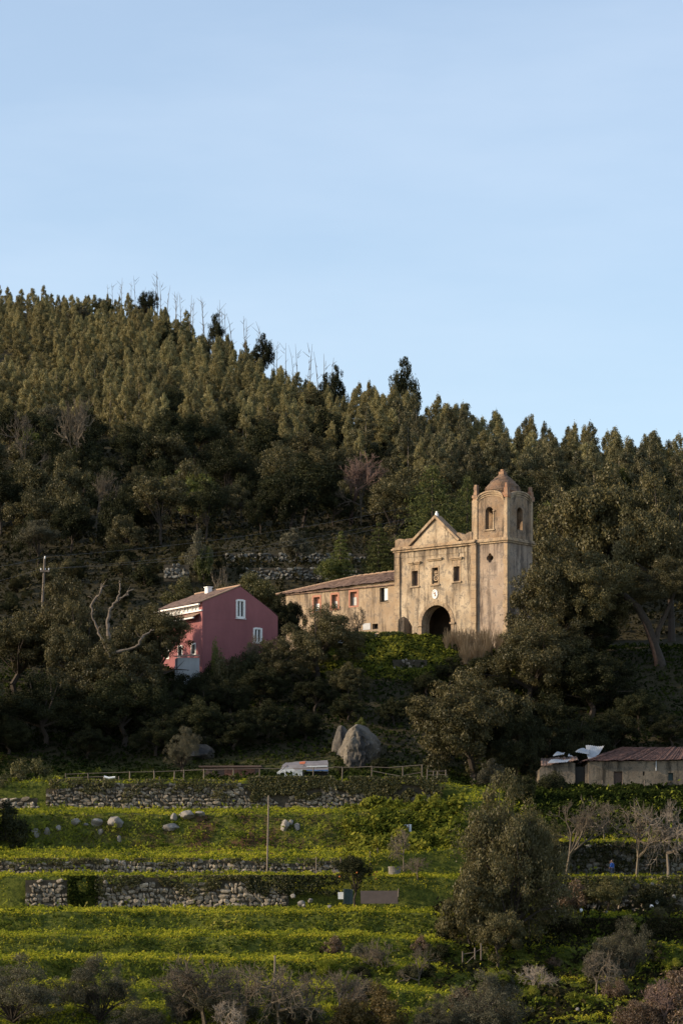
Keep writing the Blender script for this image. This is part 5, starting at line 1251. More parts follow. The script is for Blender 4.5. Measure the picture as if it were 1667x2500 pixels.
# dry tall grasses by the tower foot
DRY = []
for k in range(3):
    rr = np.random.default_rng(950 + k); n_ = 900
    ob = rr.normal(size=(16, 2)) * 0.2; oh = rr.uniform(0.45, 1.0, 16); ii = rr.integers(16, size=n_)
    b = np.stack([ob[ii, 0] + rr.normal(size=n_) * 0.02, ob[ii, 1] + rr.normal(size=n_) * 0.02, np.zeros(n_)], 1); hgt_ = oh[ii] * rr.uniform(0.35, 1.0, n_)
    tip = b + np.stack([rr.normal(size=n_) * 0.13 * hgt_, rr.normal(size=n_) * 0.13 * hgt_, hgt_], 1); w_ = np.array([0.0045, 0, 0])
    q = np.stack([b - w_, b + w_, tip + w_, tip - w_], 1); DRY.append(np_mesh('dry_stems', q, 4, rr.random(n_)))
for i, (px, y, top, w, row, lab) in enumerate(((1098, 338, 1530, 60, 1590, 'dry straw coloured reeds at the arch side of the tower'), (1135, 337, 1525, 90, 1600, 'tall dry reeds at the foot of the church front'), (1185, 336.5, 1525, 95, 1605, 'dry straw reeds in front of the bell tower base'), (1150, 335, 1560, 100, 1625, 'lower clump of dry reeds on the bank below the tower'), (1222, 336, 1535, 60, 1600, 'dry reeds at the outer corner of the bell tower'))):
    o = link('dry_reeds', DRY[i % 3], M['dry'] if not DRY[i % 3].materials else None); zb = PZ(row, y); o.location = (PX(px, y), y, zb)
    H = PZ(top, y) - zb; o.scale = (w * y / F, w * y / F, H); tag(o, lab, 'reeds')
# wedge-shaped buttress stub by the church steps
bm = bmesh.new()
def bp(px, row, y): return (PX(px, y), y, PZ(row, y))
fr_ = [bp(972, 1512, 341), bp(986, 1505, 341), bp(986, 1572, 341), bp(970, 1572, 341)]; bk_ = [bp(996, 1512, 343.5), bp(1006, 1530, 344.2), bp(1006, 1575, 344.2), bp(990, 1575, 344.6)]
f = [bm.verts.new(p) for p in fr_]; b = [bm.verts.new(p) for p in bk_]
bm.faces.new(f); bm.faces.new(b[::-1])
for k in range(4): bm.faces.new((f[k], f[(k + 1) % 4], b[(k + 1) % 4], b[k]))
tag(link('buttress', bm_mesh('buttress', bm), M['plaster_belfry']), 'sloping stone buttress stub beside the church steps', 'buttress')
o = link('white_slab', box_mesh('white_slab', (0, 1.1, 0, 0.5, 0, 0.42), jit=0.05), M['whitewash']); o.location = (PX(816, 338.5), 338.5, PZ(1570, 338.5)); tag(o, 'small white slab in the grass below the ivy wall', 'slab')

# ------------------------------------------------------------------ sheds, huts, fence, poles
sh = thing('stone_shed', 'long ruined stone shed with rusty red tiled roof', 'shed', (PX(1436, 297), 297, PZ(1934, 297)), R(3))
S0 = Vector(sh.location)
def sx_(px, y=297): return (PX(px, y) - S0.x) / math.cos(R(3))
def sz_(row, y=297): return PZ(row, y) - S0.z
e0, e1 = sz_(1860), sz_(1856)
dr = (sx_(1498), sx_(1520), 0.0, sz_(1884)); w1 = (sx_(1632), sx_(1645), sz_(1906), sz_(1887)); sl_ = (sx_(1570), sx_(1574), sz_(1894), sz_(1884))
link('front_wall', wall_poly('front_wall', [(0, -1), (12.5, -1), (12.5, e1), (0, e0)], [rect(*dr), rect(*w1), rect(*sl_)], 0, 0.5), M['shed_wall'], sh)
d = link('door', box_mesh('door', (dr[0], dr[1], 0.3, 0.36, dr[2], dr[3])), M['board'], sh)
for k in range(4): link('plank', box_mesh('plank', (dr[0] + 0.02 + k * (dr[1] - dr[0]) / 4, dr[0] - 0.02 + (k + 1) * (dr[1] - dr[0]) / 4, 0.26, 0.3, 0.05, dr[3] - 0.04)), M['board'], d)
w = link('window', box_mesh('window', (w1[0], w1[1], 0.3, 0.34, w1[2], w1[3])), M['teal'], sh)
link('slit', box_mesh('slit', (sl_[0], sl_[1], 0.3, 0.34, sl_[2], sl_[3])), M['dark'], sh)
link('downpipe', polytube([(sx_(1602), -0.1, sz_(1882)), (sx_(1602), -0.1, sz_(1858))], 0.06, 6, 'downpipe'), M['metal'], sh)
link('rear_wall', box_mesh('rear_wall', (0, 12.5, 4.5, 4.9, -1, e0), (0, 0.4, 0.5, 4.5, -1, e0), (12.1, 12.5, 0.5, 4.5, -1, e0)), M['shed_wall'], sh)
rr_ = link('roof', tile_slope('roof', (-0.5, -0.35, e0 + 0.03), (12.8, -0.35, e1 + 0.05), (12.8, 3.0, e0 + 1.75), (4.2, 3.0, e0 + 1.6), seed=21, jit=0.03), M['tile_red'], sh)
link('roof_hip', tile_slope('roof_hip', (-0.5, 5.2, e0), (-0.5, -0.35, e0 + 0.03), (4.2, 3.0, e0 + 1.6), (4.2, 3.01, e0 + 1.6), seed=22, jit=0.03), M['tile_red'], rr_)
link('roof_back', tile_slope('roof_back', (12.8, 5.2, e0), (-0.5, 5.2, e0), (4.2, 3.0, e0 + 1.6), (12.8, 3.0, e0 + 1.75), seed=23), M['tile_red'], rr_)
hu = thing('collapsed_hut', 'collapsing stone hut patched with loose corrugated metal sheets', 'hut', (PX(1316, 297), 297, PZ(1930, 297)), R(2))
H0 = Vector(hu.location)
def ux(px): return PX(px, 297) - H0.x
def uz(row): return PZ(row, 297) - H0.z
link('front_wall', wall_poly('front_wall', [(0, -1), (ux(1404), -1), (ux(1404), uz(1864)), (ux(1390), uz(1860)), (ux(1340), uz(1866)), (ux(1322), uz(1872)), (0, uz(1880))], [], 0, 0.5), M['shed_wall'], hu)
link('jamb_wall', wall_poly('jamb_wall', [(ux(1429), -1), (ux(1437), -1), (ux(1437), uz(1862)), (ux(1429), uz(1870))], [], 0.02, 0.5), M['shed_wall'], hu)
link('doorway', box_mesh('doorway', (ux(1404) + 0.002, ux(1429) - 0.002, 0.4, 0.5, -1, uz(1872))), M['dark'], hu)
link('rear_wall', box_mesh('rear_wall', (0, ux(1436), 4.0, 4.4, -1, uz(1870)), (0, 0.4, 0.5, 4.0, -1, uz(1880))), M['shed_wall'], hu)
link('roof', tile_slope('roof', (ux(1320), -0.25, uz(1872)), (ux(1412), -0.25, uz(1858)), (ux(1420), 4.2, uz(1842)), (ux(1330), 4.2, uz(1848)), seed=24, jit=0.05), M['tile'], hu)
def sheet(nm, A, B, C, D, parent, curl=0.12, wav=14, mat='metal'):
    A, B, C, D = (np.array(p, float) for p in (A, B, C, D)); t = np.linspace(0, 1, wav * 4 + 1); s = np.linspace(0, 1, 7)
    P = (A * (1 - t)[None, :, None] + B * t[None, :, None]) * (1 - s)[:, None, None] + (D * (1 - t)[None, :, None] + C * t[None, :, None]) * s[:, None, None]
    n_ = np.cross(B - A, D - A); n_ /= np.linalg.norm(n_)
    P = P + n_ * (0.035 * np.sin(t * wav * 2 * np.pi)[None, :, None] + curl * np.sin(s * np.pi)[:, None, None] + 0.1 * np.sin(t * 5 + 1)[None, :, None] * s[:, None, None])
    return link(nm, grid_mesh(nm, P), M[mat], parent)
def hp(px, row, dy): return (PX(px, 297 + dy) - H0.x, dy, PZ(row, 297 + dy) - H0.z)
sheet('metal_sheet', hp(1336, 1864, -0.4), hp(1384, 1861, -0.4), hp(1397, 1852, 0.4), hp(1346, 1857, 0.4), hu, 0.05, 10)
sheet('metal_sheet', hp(1437, 1853, 0.4), hp(1452, 1851, 0.6), hp(1477, 1820, 2.6), hp(1432, 1822, 2.8), hu, -0.25, 9)
sheet('metal_sheet', hp(1405, 1836, 2.0), hp(1440, 1842, 1.2), hp(1440, 1829, 2.2), hp(1425, 1829, 2.6), hu, 0.1, 7)
sheet('metal_sheet', hp(1350, 1847, 1.8), hp(1378, 1842, 1.8), hp(1382, 1836, 2.6), hp(1362, 1838, 2.6), hu, 0.05, 6)
sheet('metal_sheet', hp(1387, 1847, 1.6), hp(1400, 1847, 1.6), hp(1396, 1843, 2.2), hp(1390, 1843, 2.2), hu, 0.02, 4)
# rail in front of the shed
rf = thing('low_rail', 'thin rail on short posts in front of the ruined shed', 'fence', (PX(1480, 294.5), 294.5, PZ(1930, 294.5)))
def rp(px, row): return (PX(px, 294.5) - rf.location.x, 0, PZ(row, 294.5) - rf.location.z)
link('rail', polytube([rp(1460, 1925), rp(1520, 1923), rp(1574, 1926)], 0.05, 5, 'rail'), M['wood'], rf)
link('rail', polytube([rp(1455, 1915), rp(1520, 1917), rp(1574, 1912)], 0.03, 5, 'rail'), M['wood'], rf)
for px in (1470, 1520, 1573): link('post', polytube([rp(px, 1936), rp(px, 1906)], 0.06, 6, 'post'), M['wood'], rf)

# makeshift tent by the fence
TX, TY = PX(738, 299), 299.0; TZ = gz(TX, TY)
tn = thing('tarpaulin_shelter', 'makeshift shelter with white tarpaulin side and striped cloth roof', 'shelter', (TX, TY, TZ), R(-4))
def tp(px, row, dy=0): return (PX(px, TY + dy) - TX, dy, PZ(row, TY + dy) - TZ)
def cloth(nm, rows_, mat, seed, amp=0.05):
    P = np.array(rows_, float); a, b = P.shape[:2]
    # refine
    ia = np.linspace(0, a - 1, a * 5); ib = np.linspace(0, b - 1, b * 6)
    Q = np.zeros((len(ia), len(ib), 3))
    for c_ in range(3):
        tmp = np.array([np.interp(ib, np.arange(b), P[i, :, c_]) for i in range(a)]); Q[..., c_] = np.array([np.interp(ia, np.arange(a), tmp[:, j]) for j in range(len(ib))]).T
    nz_ = fbm(Q[..., 0] * 1.4 + seed, Q[..., 2] * 2 + Q[..., 1], seed, 4) - 0.45
    Q[..., 1] += nz_ * amp * 5; Q[..., 2] += nz_ * amp * 3
    return link(nm, grid_mesh(nm, Q), M[mat], tn)
cloth('white_side', [[tp(673, 1902), tp(700, 1902), tp(738, 1902)], [tp(676, 1886, .05), tp(700, 1882, .1), tp(738, 1880, .1)], [tp(690, 1874, .5), tp(705, 1876, .4), tp(739, 1877, .3)]], 'tarp_white', 3)
cloth('cloth_roof', [[tp(682, 1882, .3), tp(738, 1880, .05), tp(801, 1882, .05)], [tp(688, 1868, .9), tp(740, 1866, .8), tp(800, 1864, .8)], [tp(694, 1862, 1.8), tp(742, 1859, 1.8), tp(796, 1857, 1.8)], [tp(694, 1866, 3), tp(742, 1863, 3), tp(800, 1862, 3)]], 'tarp_grey', 5)
cloth('blue_edge', [[tp(748, 1883, 0.0), tp(775, 1883, 0), tp(801, 1884, 0)], [tp(748, 1880, -.02), tp(775, 1880, -.02), tp(801, 1880, -.02)]], 'tarp_blue', 6, 0.02)
cloth('orange_patch', [[tp(730, 1866, .75), tp(742, 1866, .75)], [tp(728, 1861, 1.5), tp(744, 1860, 1.5)]], 'tarp_orange', 7, 0.02)
cloth('pale_stripe', [[tp(748, 1874, .3), tp(775, 1873, .3), tp(799, 1873, .3)], [tp(748, 1871, .45), tp(775, 1870, .45), tp(799, 1870, .45)]], 'tarp_white', 8, 0.03)
cloth('pale_stripe', [[tp(688, 1872, .75), tp(715, 1871, .7), tp(728, 1870, .7)], [tp(690, 1867, 1.1), tp(715, 1866, 1.1), tp(728, 1865, 1.1)]], 'tarp_white', 11, 0.03)
link('dark_inside', box_mesh('dark_inside', (tp(742, 0)[0], tp(798, 0)[0], 0.9, 2.6, 0, tp(0, 1884)[2])), M['dark'], tn)
for (a_, b_) in (((684, 1884), (712, 1862)), ((735, 1884), (752, 1860)), ((790, 1886), (798, 1858))): link('rope', polytube([tp(*a_, 0.1), tp((a_[0] + b_[0]) / 2, (a_[1] + b_[1]) / 2 - 2, 0.6), tp(*b_, 1.7)], 0.03, 5, 'rope'), M['board'], tn)
for px in (740, 800): link('pole', polytube([tp(px, 1905, .3), tp(px, 1868, .6)], 0.05, 6, 'pole'), M['wood'], tn)
# dark low huts
lh = thing('low_hut', 'low dark hut of rusty boards behind the pole fence', 'hut', (PX(560, 301), 301, gz(PX(560, 301), 301)))
def lhp(px, row): return (PX(px, 301) - lh.location.x, PZ(row, 301) - lh.location.z)
(xa, za), (xb, zb_) = lhp(492, 1902), lhp(632, 1874)
link('wall', box_mesh('wall', (xa, xb, 0, 2.2, za, zb_)), M['board'], lh)
for k in range(9):
    x0 = xa + 2.4 + k * 0.36
    link('board', box_mesh('board', (x0, x0 + 0.33, -0.06, -0.003, za, zb_ - 0.1 - 0.05 * (k % 3))), M['rust'], lh)
link('roof', box_mesh('roof', (xa - 0.3, xb + 0.3, -0.4, 2.5, zb_ + 0.003, zb_ + 0.14), jit=0.06), M['board'], lh)

# pole fence along the top of the long wall
fe = thing('pole_fence', 'rustic pole fence with sagging rails along the top of the long stone wall', 'fence', (PX(620, 292.6), 292.6, gz(PX(620, 292.6), 292.6)))
def fp(px, row, y=292.6): return (PX(px, y) - fe.location.x, y - fe.location.y, PZ(row, y) - fe.location.z)
posts = [(160, 1888), (215, 1888), (253, 1896), (290, 1896), (317, 1884), (376, 1882), (390, 1897), (426, 1884), (449, 1880), (498, 1878), (570, 1877), (634, 1876), (765, 1874), (836, 1873), (908, 1872), (983, 1871), (1030, 1868), (1043, 1878), (1058, 1883), (1068, 1883), (1088, 1880)]
for i, (px, row) in enumerate(posts):
    zb = gz(PX(px, 292.6), 292.6); b_ = (fp(px, row)[0] + random.uniform(-.06, .06), random.uniform(-.05, .05), zb - fe.location.z - 0.3)
    link('post', polytube([b_, fp(px, row)], [0.07, 0.055], 6, 'post'), M['wood'], fe)
rails = [[(160, 1891), (215, 1889), (317, 1886)], [(300, 1886), (376, 1885), (450, 1882)], [(440, 1882), (498, 1880), (570, 1878)], [(560, 1879), (634, 1877), (700, 1878)], [(690, 1878), (765, 1876), (815, 1875)], [(813, 1873), (836, 1874), (870, 1874), (908, 1872)], [(900, 1873), (950, 1875), (983, 1872), (1032, 1868)], [(905, 1882), (945, 1890), (980, 1896)], [(985, 1894), (1030, 1886)], [(1044, 1884), (1090, 1883)], [(1044, 1893), (1092, 1892)], [(160, 1900), (215, 1898), (260, 1897)], [(1048, 1902), (1090, 1901)]]
for rl in rails: link('rail', polytube([fp(*p) for p in rl], 0.034, 5, 'rail'), M['wood'], fe)
bn = thing('plank_bench', 'small sunlit plank trough on stakes beside the pole fence', 'bench', (PX(268, 292.2), 292.2, gz(PX(268, 292.2), 292.2)))
pz0 = PZ(1900, 292.2) - bn.location.z
link('plank', polytube([(-0.6, 0, pz0 + 0.12), (-0.1, 0, pz0 - 0.02), (0.55, 0, pz0 + 0.06)], [0.13, 0.13, 0.11], 8, 'plank'), M['whitewash'], bn)
for xx in (-0.55, 0.6): link('stake', polytube([(xx, 0.05, -0.3), (xx, 0.05, pz0 + 0.2)], 0.05, 6, 'stake'), M['wood'], bn)

def pole(nm, px, y, top, bot, r0, label, mat='wood', tilt=0.0, cat='pole', group=None):
    zb = PZ(bot, y); H = PZ(top, y) - zb
    o = link(nm, polytube([(0, 0, -0.3), (tilt * 0.5, 0, H * 0.5), (tilt, 0, H)], [r0, r0 * 0.9, r0 * 0.75], 8, nm), M[mat]); o.location = (PX(px, y), y, zb)
    return tag(o, label, cat, group)
pole('wooden_pole', 652, 264.5, 1943, 2124, 0.085, 'tall thin wooden pole standing in front of the low stone walls', tilt=0.15)
pole('wooden_pole', 668, 222, 2334, 2520, 0.095, 'tall wooden pole rising from the bare brush', tilt=0.1)
for (px, y, top, bot, lab) in ((1055, 286.5, 1950, 1982, 'short stake at the end of the long stone wall'), (772, 264, 2093, 2131, 'pale stake before the low stone wall, right of the tall pole'), (815, 263, 2104, 2140, 'short stake beside the orange tree crown'), (831, 264, 2094, 2128, 'pale stake behind the orange tree crown'),
                                (903, 266, 2079, 2118, 'leaning stake on the green bank beside the orange tree'), (922, 268, 2071, 2100, 'thin stake higher on the green bank'), (956, 272, 2044, 2066, 'thinnest stake among the leafy bank plants'),
                                (902, 233, 2374, 2407, 'pale stake among the bare saplings low in the picture'), (1017, 236, 2346, 2380, 'pale stake between the two bare saplings'), (785, 234, 2392, 2422, 'short stake at the edge of the bare brush'),
                                (972, 252, 2170, 2182, 'small bright stake at the end of the grey panel'), (1300, 251, 2198, 2232, 'first of two rusty stakes under the ruined wall'), (1307, 251, 2196, 2230, 'second of two rusty stakes under the ruined wall'), (1270, 251, 2192, 2226, 'stake half hidden by the big tree crown')):
    pole('stake', px, y, top, bot, 0.06, lab, cat='stake', tilt=random.uniform(-.06, .06))
sf = thing('stake_fence', 'three pale stakes joined by thin rails beside the big tree', 'fence', (PX(1150, 238), 238, PZ(2360, 238)))
def sfp(px, row, y=238): return (PX(px, y) - sf.location.x, y - 238, PZ(row, y) - sf.location.z)
for (px, a, b) in ((1129, 2324, 2364), (1159, 2315, 2358), (1174, 2304, 2345)): link('stake', polytube([sfp(px, b), sfp(px, a)], 0.06, 6, 'stake'), M['wood'], sf)
link('rail', polytube([sfp(1129, 2331), sfp(1159, 2326), sfp(1174, 2318)], 0.03, 5, 'rail'), M['wood'], sf)
link('rail', polytube([sfp(1135, 2356), sfp(1160, 2332)], 0.025, 5, 'rail'), M['wood'], sf)
# power pole and wires
pp = thing('power_pole', 'weathered power pole with crossarm above the cork oaks', 'power pole', (PX(104, 352), 352, gz(PX(104, 352), 352)))
def pq(px, row, y=352): return (PX(px, y) - pp.location.x, y - 352, PZ(row, y) - pp.location.z)
link('pole', polytube([(0, 0, -0.5), pq(104, 1470), pq(109, 1364)], [0.2, 0.17, 0.13], 8, 'pole'), M['deadwood'], pp)
link('crossarm', box_mesh('crossarm', (pq(98, 0)[0], pq(121, 0)[0], -0.22, -0.08, pq(0, 1397)[2], pq(0, 1392)[2])), M['deadwood'], pp)
for px in (100, 110, 119): link('insulator', polytube([pq(px, 1392), pq(px, 1387)], 0.07, 6, 'insulator'), M['whitewash'], pp)
link('insulator', polytube([pq(109, 1366), pq(110, 1358)], 0.09, 6, 'insulator'), M['whitewash'], pp)
def wire(nm, a, b, sag, lab):
    a = np.array(a); b = np.array(b); t = np.linspace(0, 1, 16)[:, None]; P = a * (1 - t) + b * t; P[:, 2] -= sag * 4 * (t * (1 - t))[:, 0]
    tag(link(nm, polytube(P, 0.012, 4, nm), M['wire']), lab, 'cable')
def wp(px, row, y): return (PX(px, y), y, PZ(row, y))
wire('power_cable', wp(110, 1359, 352), wp(1010, 1235, 395), 0.9, 'topmost power cable crossing the dark wood from the pole')
wire('power_cable', wp(119, 1388, 352), wp(1010, 1262, 395), 1.0, 'middle power cable running from the crossarm to the church')
wire('power_cable', wp(110, 1388, 352), wp(1010, 1270, 396), 1.3, 'lowest power cable running from the crossarm to the church')
wire('power_cable', wp(100, 1388, 352), wp(-140, 1445, 340), 0.3, 'power cable leaving the crossarm towards the picture edge')
wire('power_cable', wp(109, 1360, 352), wp(-140, 1400, 340), 0.3, 'upper power cable leaving the pole towards the picture edge')

# ------------------------------------------------------------------ garden things on the terraces
og = tree('orange_tree', SMALL, 2, 866, 256, 2088, 118, 'small dark orange tree with a few fruits by the garden panels', 'oak_dark', trunks=SMALLT, cb=0.28, base_row=2212)
fm = bpy.data.meshes.new('fruit'); bm = bmesh.new(); bmesh.ops.create_icosphere(bm, subdivisions=1, radius=0.09); bm.to_mesh(fm); bm.free()
rr = np.random.default_rng(66)
for k in range(7):
    a = rr.uniform(0, 6.28); zf = rr.uniform(1.4, 3.6)
    rad = 2.0 * math.sqrt(max(0.05, 1 - ((zf - 2.7) / 2.1) ** 2)); o = link('fruit', fm, M['fruit'] if not fm.materials else None, og); o.location = (rad * math.cos(a), rad * math.sin(a), zf)
ts = thing('corrugated_panel', 'teal corrugated sheet standing under the orange tree', 'panel', (PX(838, 253.5), 253.5, PZ(2208, 253.5)), R(4))
sheet('sheet', (0, 0, 0), (0.85, 0, 0), (0.85, 0, 1.3), (0, 0, 1.35), ts, 0.02, 6, 'teal')
o = link('garden_panel', box_mesh('garden_panel', (0, 3.3, 0, 0.05, 0, 1.12), jit=0.03), M['panel']); o.location = (PX(880, 253), 253, PZ(2207, 253)); tag(o, 'long faded pinkish panel fencing the garden', 'panel')
o = link('garden_panel', box_mesh('garden_panel', (0, 0.5, 0, 0.05, 0, 0.6), jit=0.02), M['whitewash']); o.location = (PX(825, 254), 254, PZ(2196, 254)); tag(o, 'small pale panel beside the teal sheet', 'panel')
bm = bmesh.new(); n_ = 20
prof_ = [(0.52, 0), (0.56, 0.1), (0.56, 0.8), (0.6, 0.84), (0.6, 0.95), (0.48, 0.95), (0.46, 0.6)]
rings = [[bm.verts.new((a_ * math.cos(2 * math.pi * k / n_), a_ * math.sin(2 * math.pi * k / n_), z_)) for k in range(n_)] for a_, z_ in prof_]
for i in range(len(rings) - 1):
    for k in range(n_): bm.faces.new((rings[i][k], rings[i][(k + 1) % n_], rings[i + 1][(k + 1) % n_], rings[i + 1][k]))
bm.faces.new(rings[-1]); bm.faces.new(rings[0][::-1])
o = link('stone_tank', bm_mesh('stone_tank', bm), M['boulder']); o.location = (PX(963, 263.5), 263.5, PZ(2142, 263.5)); tag(o, 'round grey stone tank at the terrace edge', 'tank')
bx = thing('stone_block', 'pale pinkish block with a wooden stake on the leafy bank', 'block', (PX(992, 278), 278, PZ(2036, 278)))
link('block', box_mesh('block', (-0.55, 0.5, 0, 0.8, -0.2, 0.85), jit=0.06), M['whitewash'], bx); link('stake', polytube([(0.2, -0.12, -0.3), (0.2, -0.12, 0.9)], 0.05, 6, 'stake'), M['wood'], bx)
for i, (px, y, row, s, lab) in enumerate(((1128, 249, 2213, 0.5, 'bright white stone beside the big tree crown'), (1355, 250.5, 2229, 0.5, 'round white stone on the terrace edge'), (1313, 250.8, 2226, 0.36, 'curved white stone by the rusty stakes'), (1418, 250.8, 2224, 0.34, 'small upright white stone under the vine bush'), (1480, 250.8, 2228, 0.34, 'pale stone low under the vine bush'), (1590, 254, 2214, 0.5, 'grey white stone at the foot of the ruined wall'), (1603, 255, 2205, 0.4, 'upright pale stone beside the grey white one'), (1645, 254, 2190, 0.5, 'pale stone high in the dark bank at the picture edge'),
                                        (716, 255, 2190, 0.7, 'topmost stone of the fallen pile at the wall end'), (735, 254, 2207, 0.8, 'broad stone of the fallen pile'), (757, 254, 2200, 0.6, 'pointed stone of the fallen pile'), (742, 252.5, 2212, 0.5, 'lowest stone of the fallen pile'), (804, 250, 2215, 0.45, 'single round stone in the shaded grass'), (258, 258, 2155, 0.55, 'round stone perched on the tall pale wall'), (1410, 221, 2466, 0.45, 'pale stone in the lowest bank'), (1000, 232, 2190, 0.3, 'tiny pale stone in the flowers'))[:15]):
    o = link('loose_stone', ROCKS[i % 6], None); o.location = (PX(px, y), y, PZ(row, y)); o.scale = (s, s * 0.8, s * (1.1 if 'upright' in lab else 0.75)); o.rotation_euler = (0, 0, i); tag(o, lab, 'stone')
    if 'white' in lab: o.material_slots[0].link = 'OBJECT'; o.material_slots[0].material = M['whitewash']
# stone heap column by the ruined wall
for i, (px, row) in enumerate(((1336, 2152), (1341, 2165), (1346, 2178), (1340, 2186), (1350, 2192), (1352, 2205), (1346, 2215))):
    o = link('loose_stone', ROCKS[(i + 2) % 6], None); y = 257.0; o.location = (PX(px, y), y, PZ(row, y)); o.scale = (0.62, 0.5, 0.5); o.rotation_euler = (0, 0.3 * i, i)
    tag(o, 'pale stone of the tumbled column at the broken wall end', 'stone', 'tumbled stones at the broken wall end')

# person in blue on the terrace of bare trees
pe = thing('person', 'person in a blue jumper standing with one hand raised to the head', 'person', (PX(1494, 264.5), 264.5, PZ(2145, 264.5)), R(70))
def skin(nm, verts, edges, rad, mat, parent, sub=1):
    me = bpy.data.meshes.new(nm); me.from_pydata(verts, edges, []); o = link(nm, me, mat, parent)
    sm = o.modifiers.new('skin', 'SKIN'); sv = me.skin_vertices[0].data if me.skin_vertices else None
    if sv is None:
        bm = bmesh.new(); bm.from_mesh(me); bm.verts.layers.skin.verify(); bm.to_mesh(me); bm.free(); sv = me.skin_vertices[0].data
    for i, r_ in enumerate(rad): sv[i].radius = (r_, r_) if not isinstance(r_, tuple) else r_; sv[i].use_root = (i == 0)
    ss = o.modifiers.new('sub', 'SUBSURF'); ss.levels = sub; ss.render_levels = sub
    return o
bv = [(0, 0, .92), (0, 0, 1.08), (0, .0, 1.28), (0, 0, 1.40), (0, .01, 1.49), (0, .03, 1.60), (0, .02, 1.68),
      (-.19, 0, 1.37), (-.25, .05, 1.12), (-.23, .2, .96), (-.22, .24, .9),
      (.19, 0, 1.37), (.29, .16, 1.22), (.17, .24, 1.46), (.12, .2, 1.55),
      (-.1, 0, .86), (-.12, .03, .48), (-.12, -.02, .09), (-.12, .13, .04), (.1, 0, .86), (.12, -.05, .48), (.12, -.13, .09), (.12, .02, .04)]
be = [(0, 1), (1, 2), (2, 3), (3, 4), (4, 5), (5, 6), (3, 7), (7, 8), (8, 9), (9, 10), (3, 11), (11, 12), (12, 13), (13, 14), (0, 15), (15, 16), (16, 17), (17, 18), (0, 19), (19, 20), (20, 21), (21, 22)]
br_ = [.15, .14, .16, .10, .055, .095, .07, .07, .05, .036, .03, .07, .05, .036, .03, .09, .065, .045, .04, .09, .065, .045, .04]
skin('body', bv, be, br_, M['skin'], pe)
for (cx_, cy_, cz_, dx, dz) in ((-.22, .24, .90, 0, -1), (.12, .2, 1.55, -.4, .6)):
    for k in range(5):
        off = (k - 2) * 0.017; L = (0.05, 0.075, 0.085, 0.075, 0.055)[k]
        link('finger', polytube([(cx_ + off, cy_, cz_), (cx_ + off * 1.2 + dx * L * .5, cy_ + 0.015, cz_ + dz * L * .5), (cx_ + off * 1.2 + dx * L, cy_ + 0.035, cz_ + dz * L)], [.010, .009, .006], 6, 'finger'), M['skin'], pe)
skin('jumper', [(0, 0, .86), (0, 0, 1.08), (0, 0, 1.28), (0, 0, 1.40), (-.19, 0, 1.37), (-.25, .05, 1.12), (-.235, .17, .99), (.19, 0, 1.37), (.29, .16, 1.22), (.2, .22, 1.40)],
     [(0, 1), (1, 2), (2, 3), (3, 4), (4, 5), (5, 6), (3, 7), (7, 8), (8, 9)], [.185, .17, .185, .115, .09, .07, .055, .09, .07, .055], M['blue_wool'], pe)
skin('trousers', [(0, 0, .92), (-.1, 0, .84), (-.12, .03, .48), (-.12, -.02, .12), (.1, 0, .84), (.12, -.05, .48), (.12, -.13, .12)], [(0, 1), (1, 2), (2, 3), (0, 4), (4, 5), (5, 6)], [.165, .11, .085, .065, .11, .085, .065], M['denim'], pe)
skin('hair', [(0, .0, 1.67), (0, -.03, 1.63), (0, -.06, 1.52)], [(0, 1), (1, 2)], [.095, .10, .06], M['hair'], pe)
for sx in (-.035, .035): link('eye', polytube([(sx, .118, 1.615), (sx, .124, 1.615)], .009, 6, 'eye'), M['dark'], pe)
link('nose', polytube([(0, .115, 1.615), (0, .14, 1.585)], [.008, .016], 6, 'nose'), M['skin'], pe)
link('mouth', polytube([(-.02, .118, 1.555), (.02, .118, 1.555)], .007, 5, 'mouth'), M['bark_red'], pe)

# ------------------------------------------------------------------ trees and brush on the terraces
oak(1215, 247, 1912, 290, 'dense dark heart of the fine leaved tree clump on the terraces', 2, 'fine', name='terrace_tree', cb=0.03, base_row=2350)
olive(1245, 245.5, 1872, 310, 'large dark fine leaved tree in the middle of the terraces', 0, 'fine', name='terrace_tree', cb=0.06, base_row=2352)
small(1150, 243, 2120, 170, 'lower side tree leaning out of the large fine leaved tree', 1, 'fine', name='terrace_tree', cb=0.1, base_row=2350)
small(1215, 240, 2225, 150, 'grey green thicket at the foot of the large fine leaved tree', 2, 'fine', name='terrace_tree', cb=0.0, base_row=2355)
olive(1310, 265, 1980, 160, 'dark tree half hidden behind the large fine leaved tree', 1, 'fine', name='terrace_tree', cb=0.05, base_row=2145)
bare(1385, 262, 1940, 170, 'bare fan shaped tree right beside the large fine leaved tree', 0, 'twig', base_row=2145)
bare(1475, 271, 1955, 130, 'slim bare tree on the upper strip behind the person', 1, 'twig', base_row=2052)
bare(1553, 262, 1955, 190, 'dense bare tree overhanging the person in blue', 3, 'twig', base_row=2145)
bare(1630, 261, 1948, 180, 'pale bare tree at the picture edge by the shaded wall', 4, 'bark_pale', base_row=2148)
bare(985, 265, 2020, 75, 'bare shrub on the leafy bank above the stone tank', 4, 'twig', name='bare_shrub', base_row=2120, cat='shrub')
bare(1020, 259, 2090, 90, 'tangled brown bramble beside the stone tank', 3, 'twig', name='bare_shrub', base_row=2150, cat='shrub')
small(1480, 254, 2140, 130, 'leafy vine bush hanging over the ruined wall', 3, 'ivy', name='vine_bush', cb=0.0, base_row=2232)
bush(1400, 255, 2150, 90, 'dry brown creeper on the ruined wall', 0, 'brownbush', base_row=2225)
bush(1585, 256, 2160, 110, 'dark creeper in the shade of the ruined wall', 2, 'oak_dark', base_row=2230)
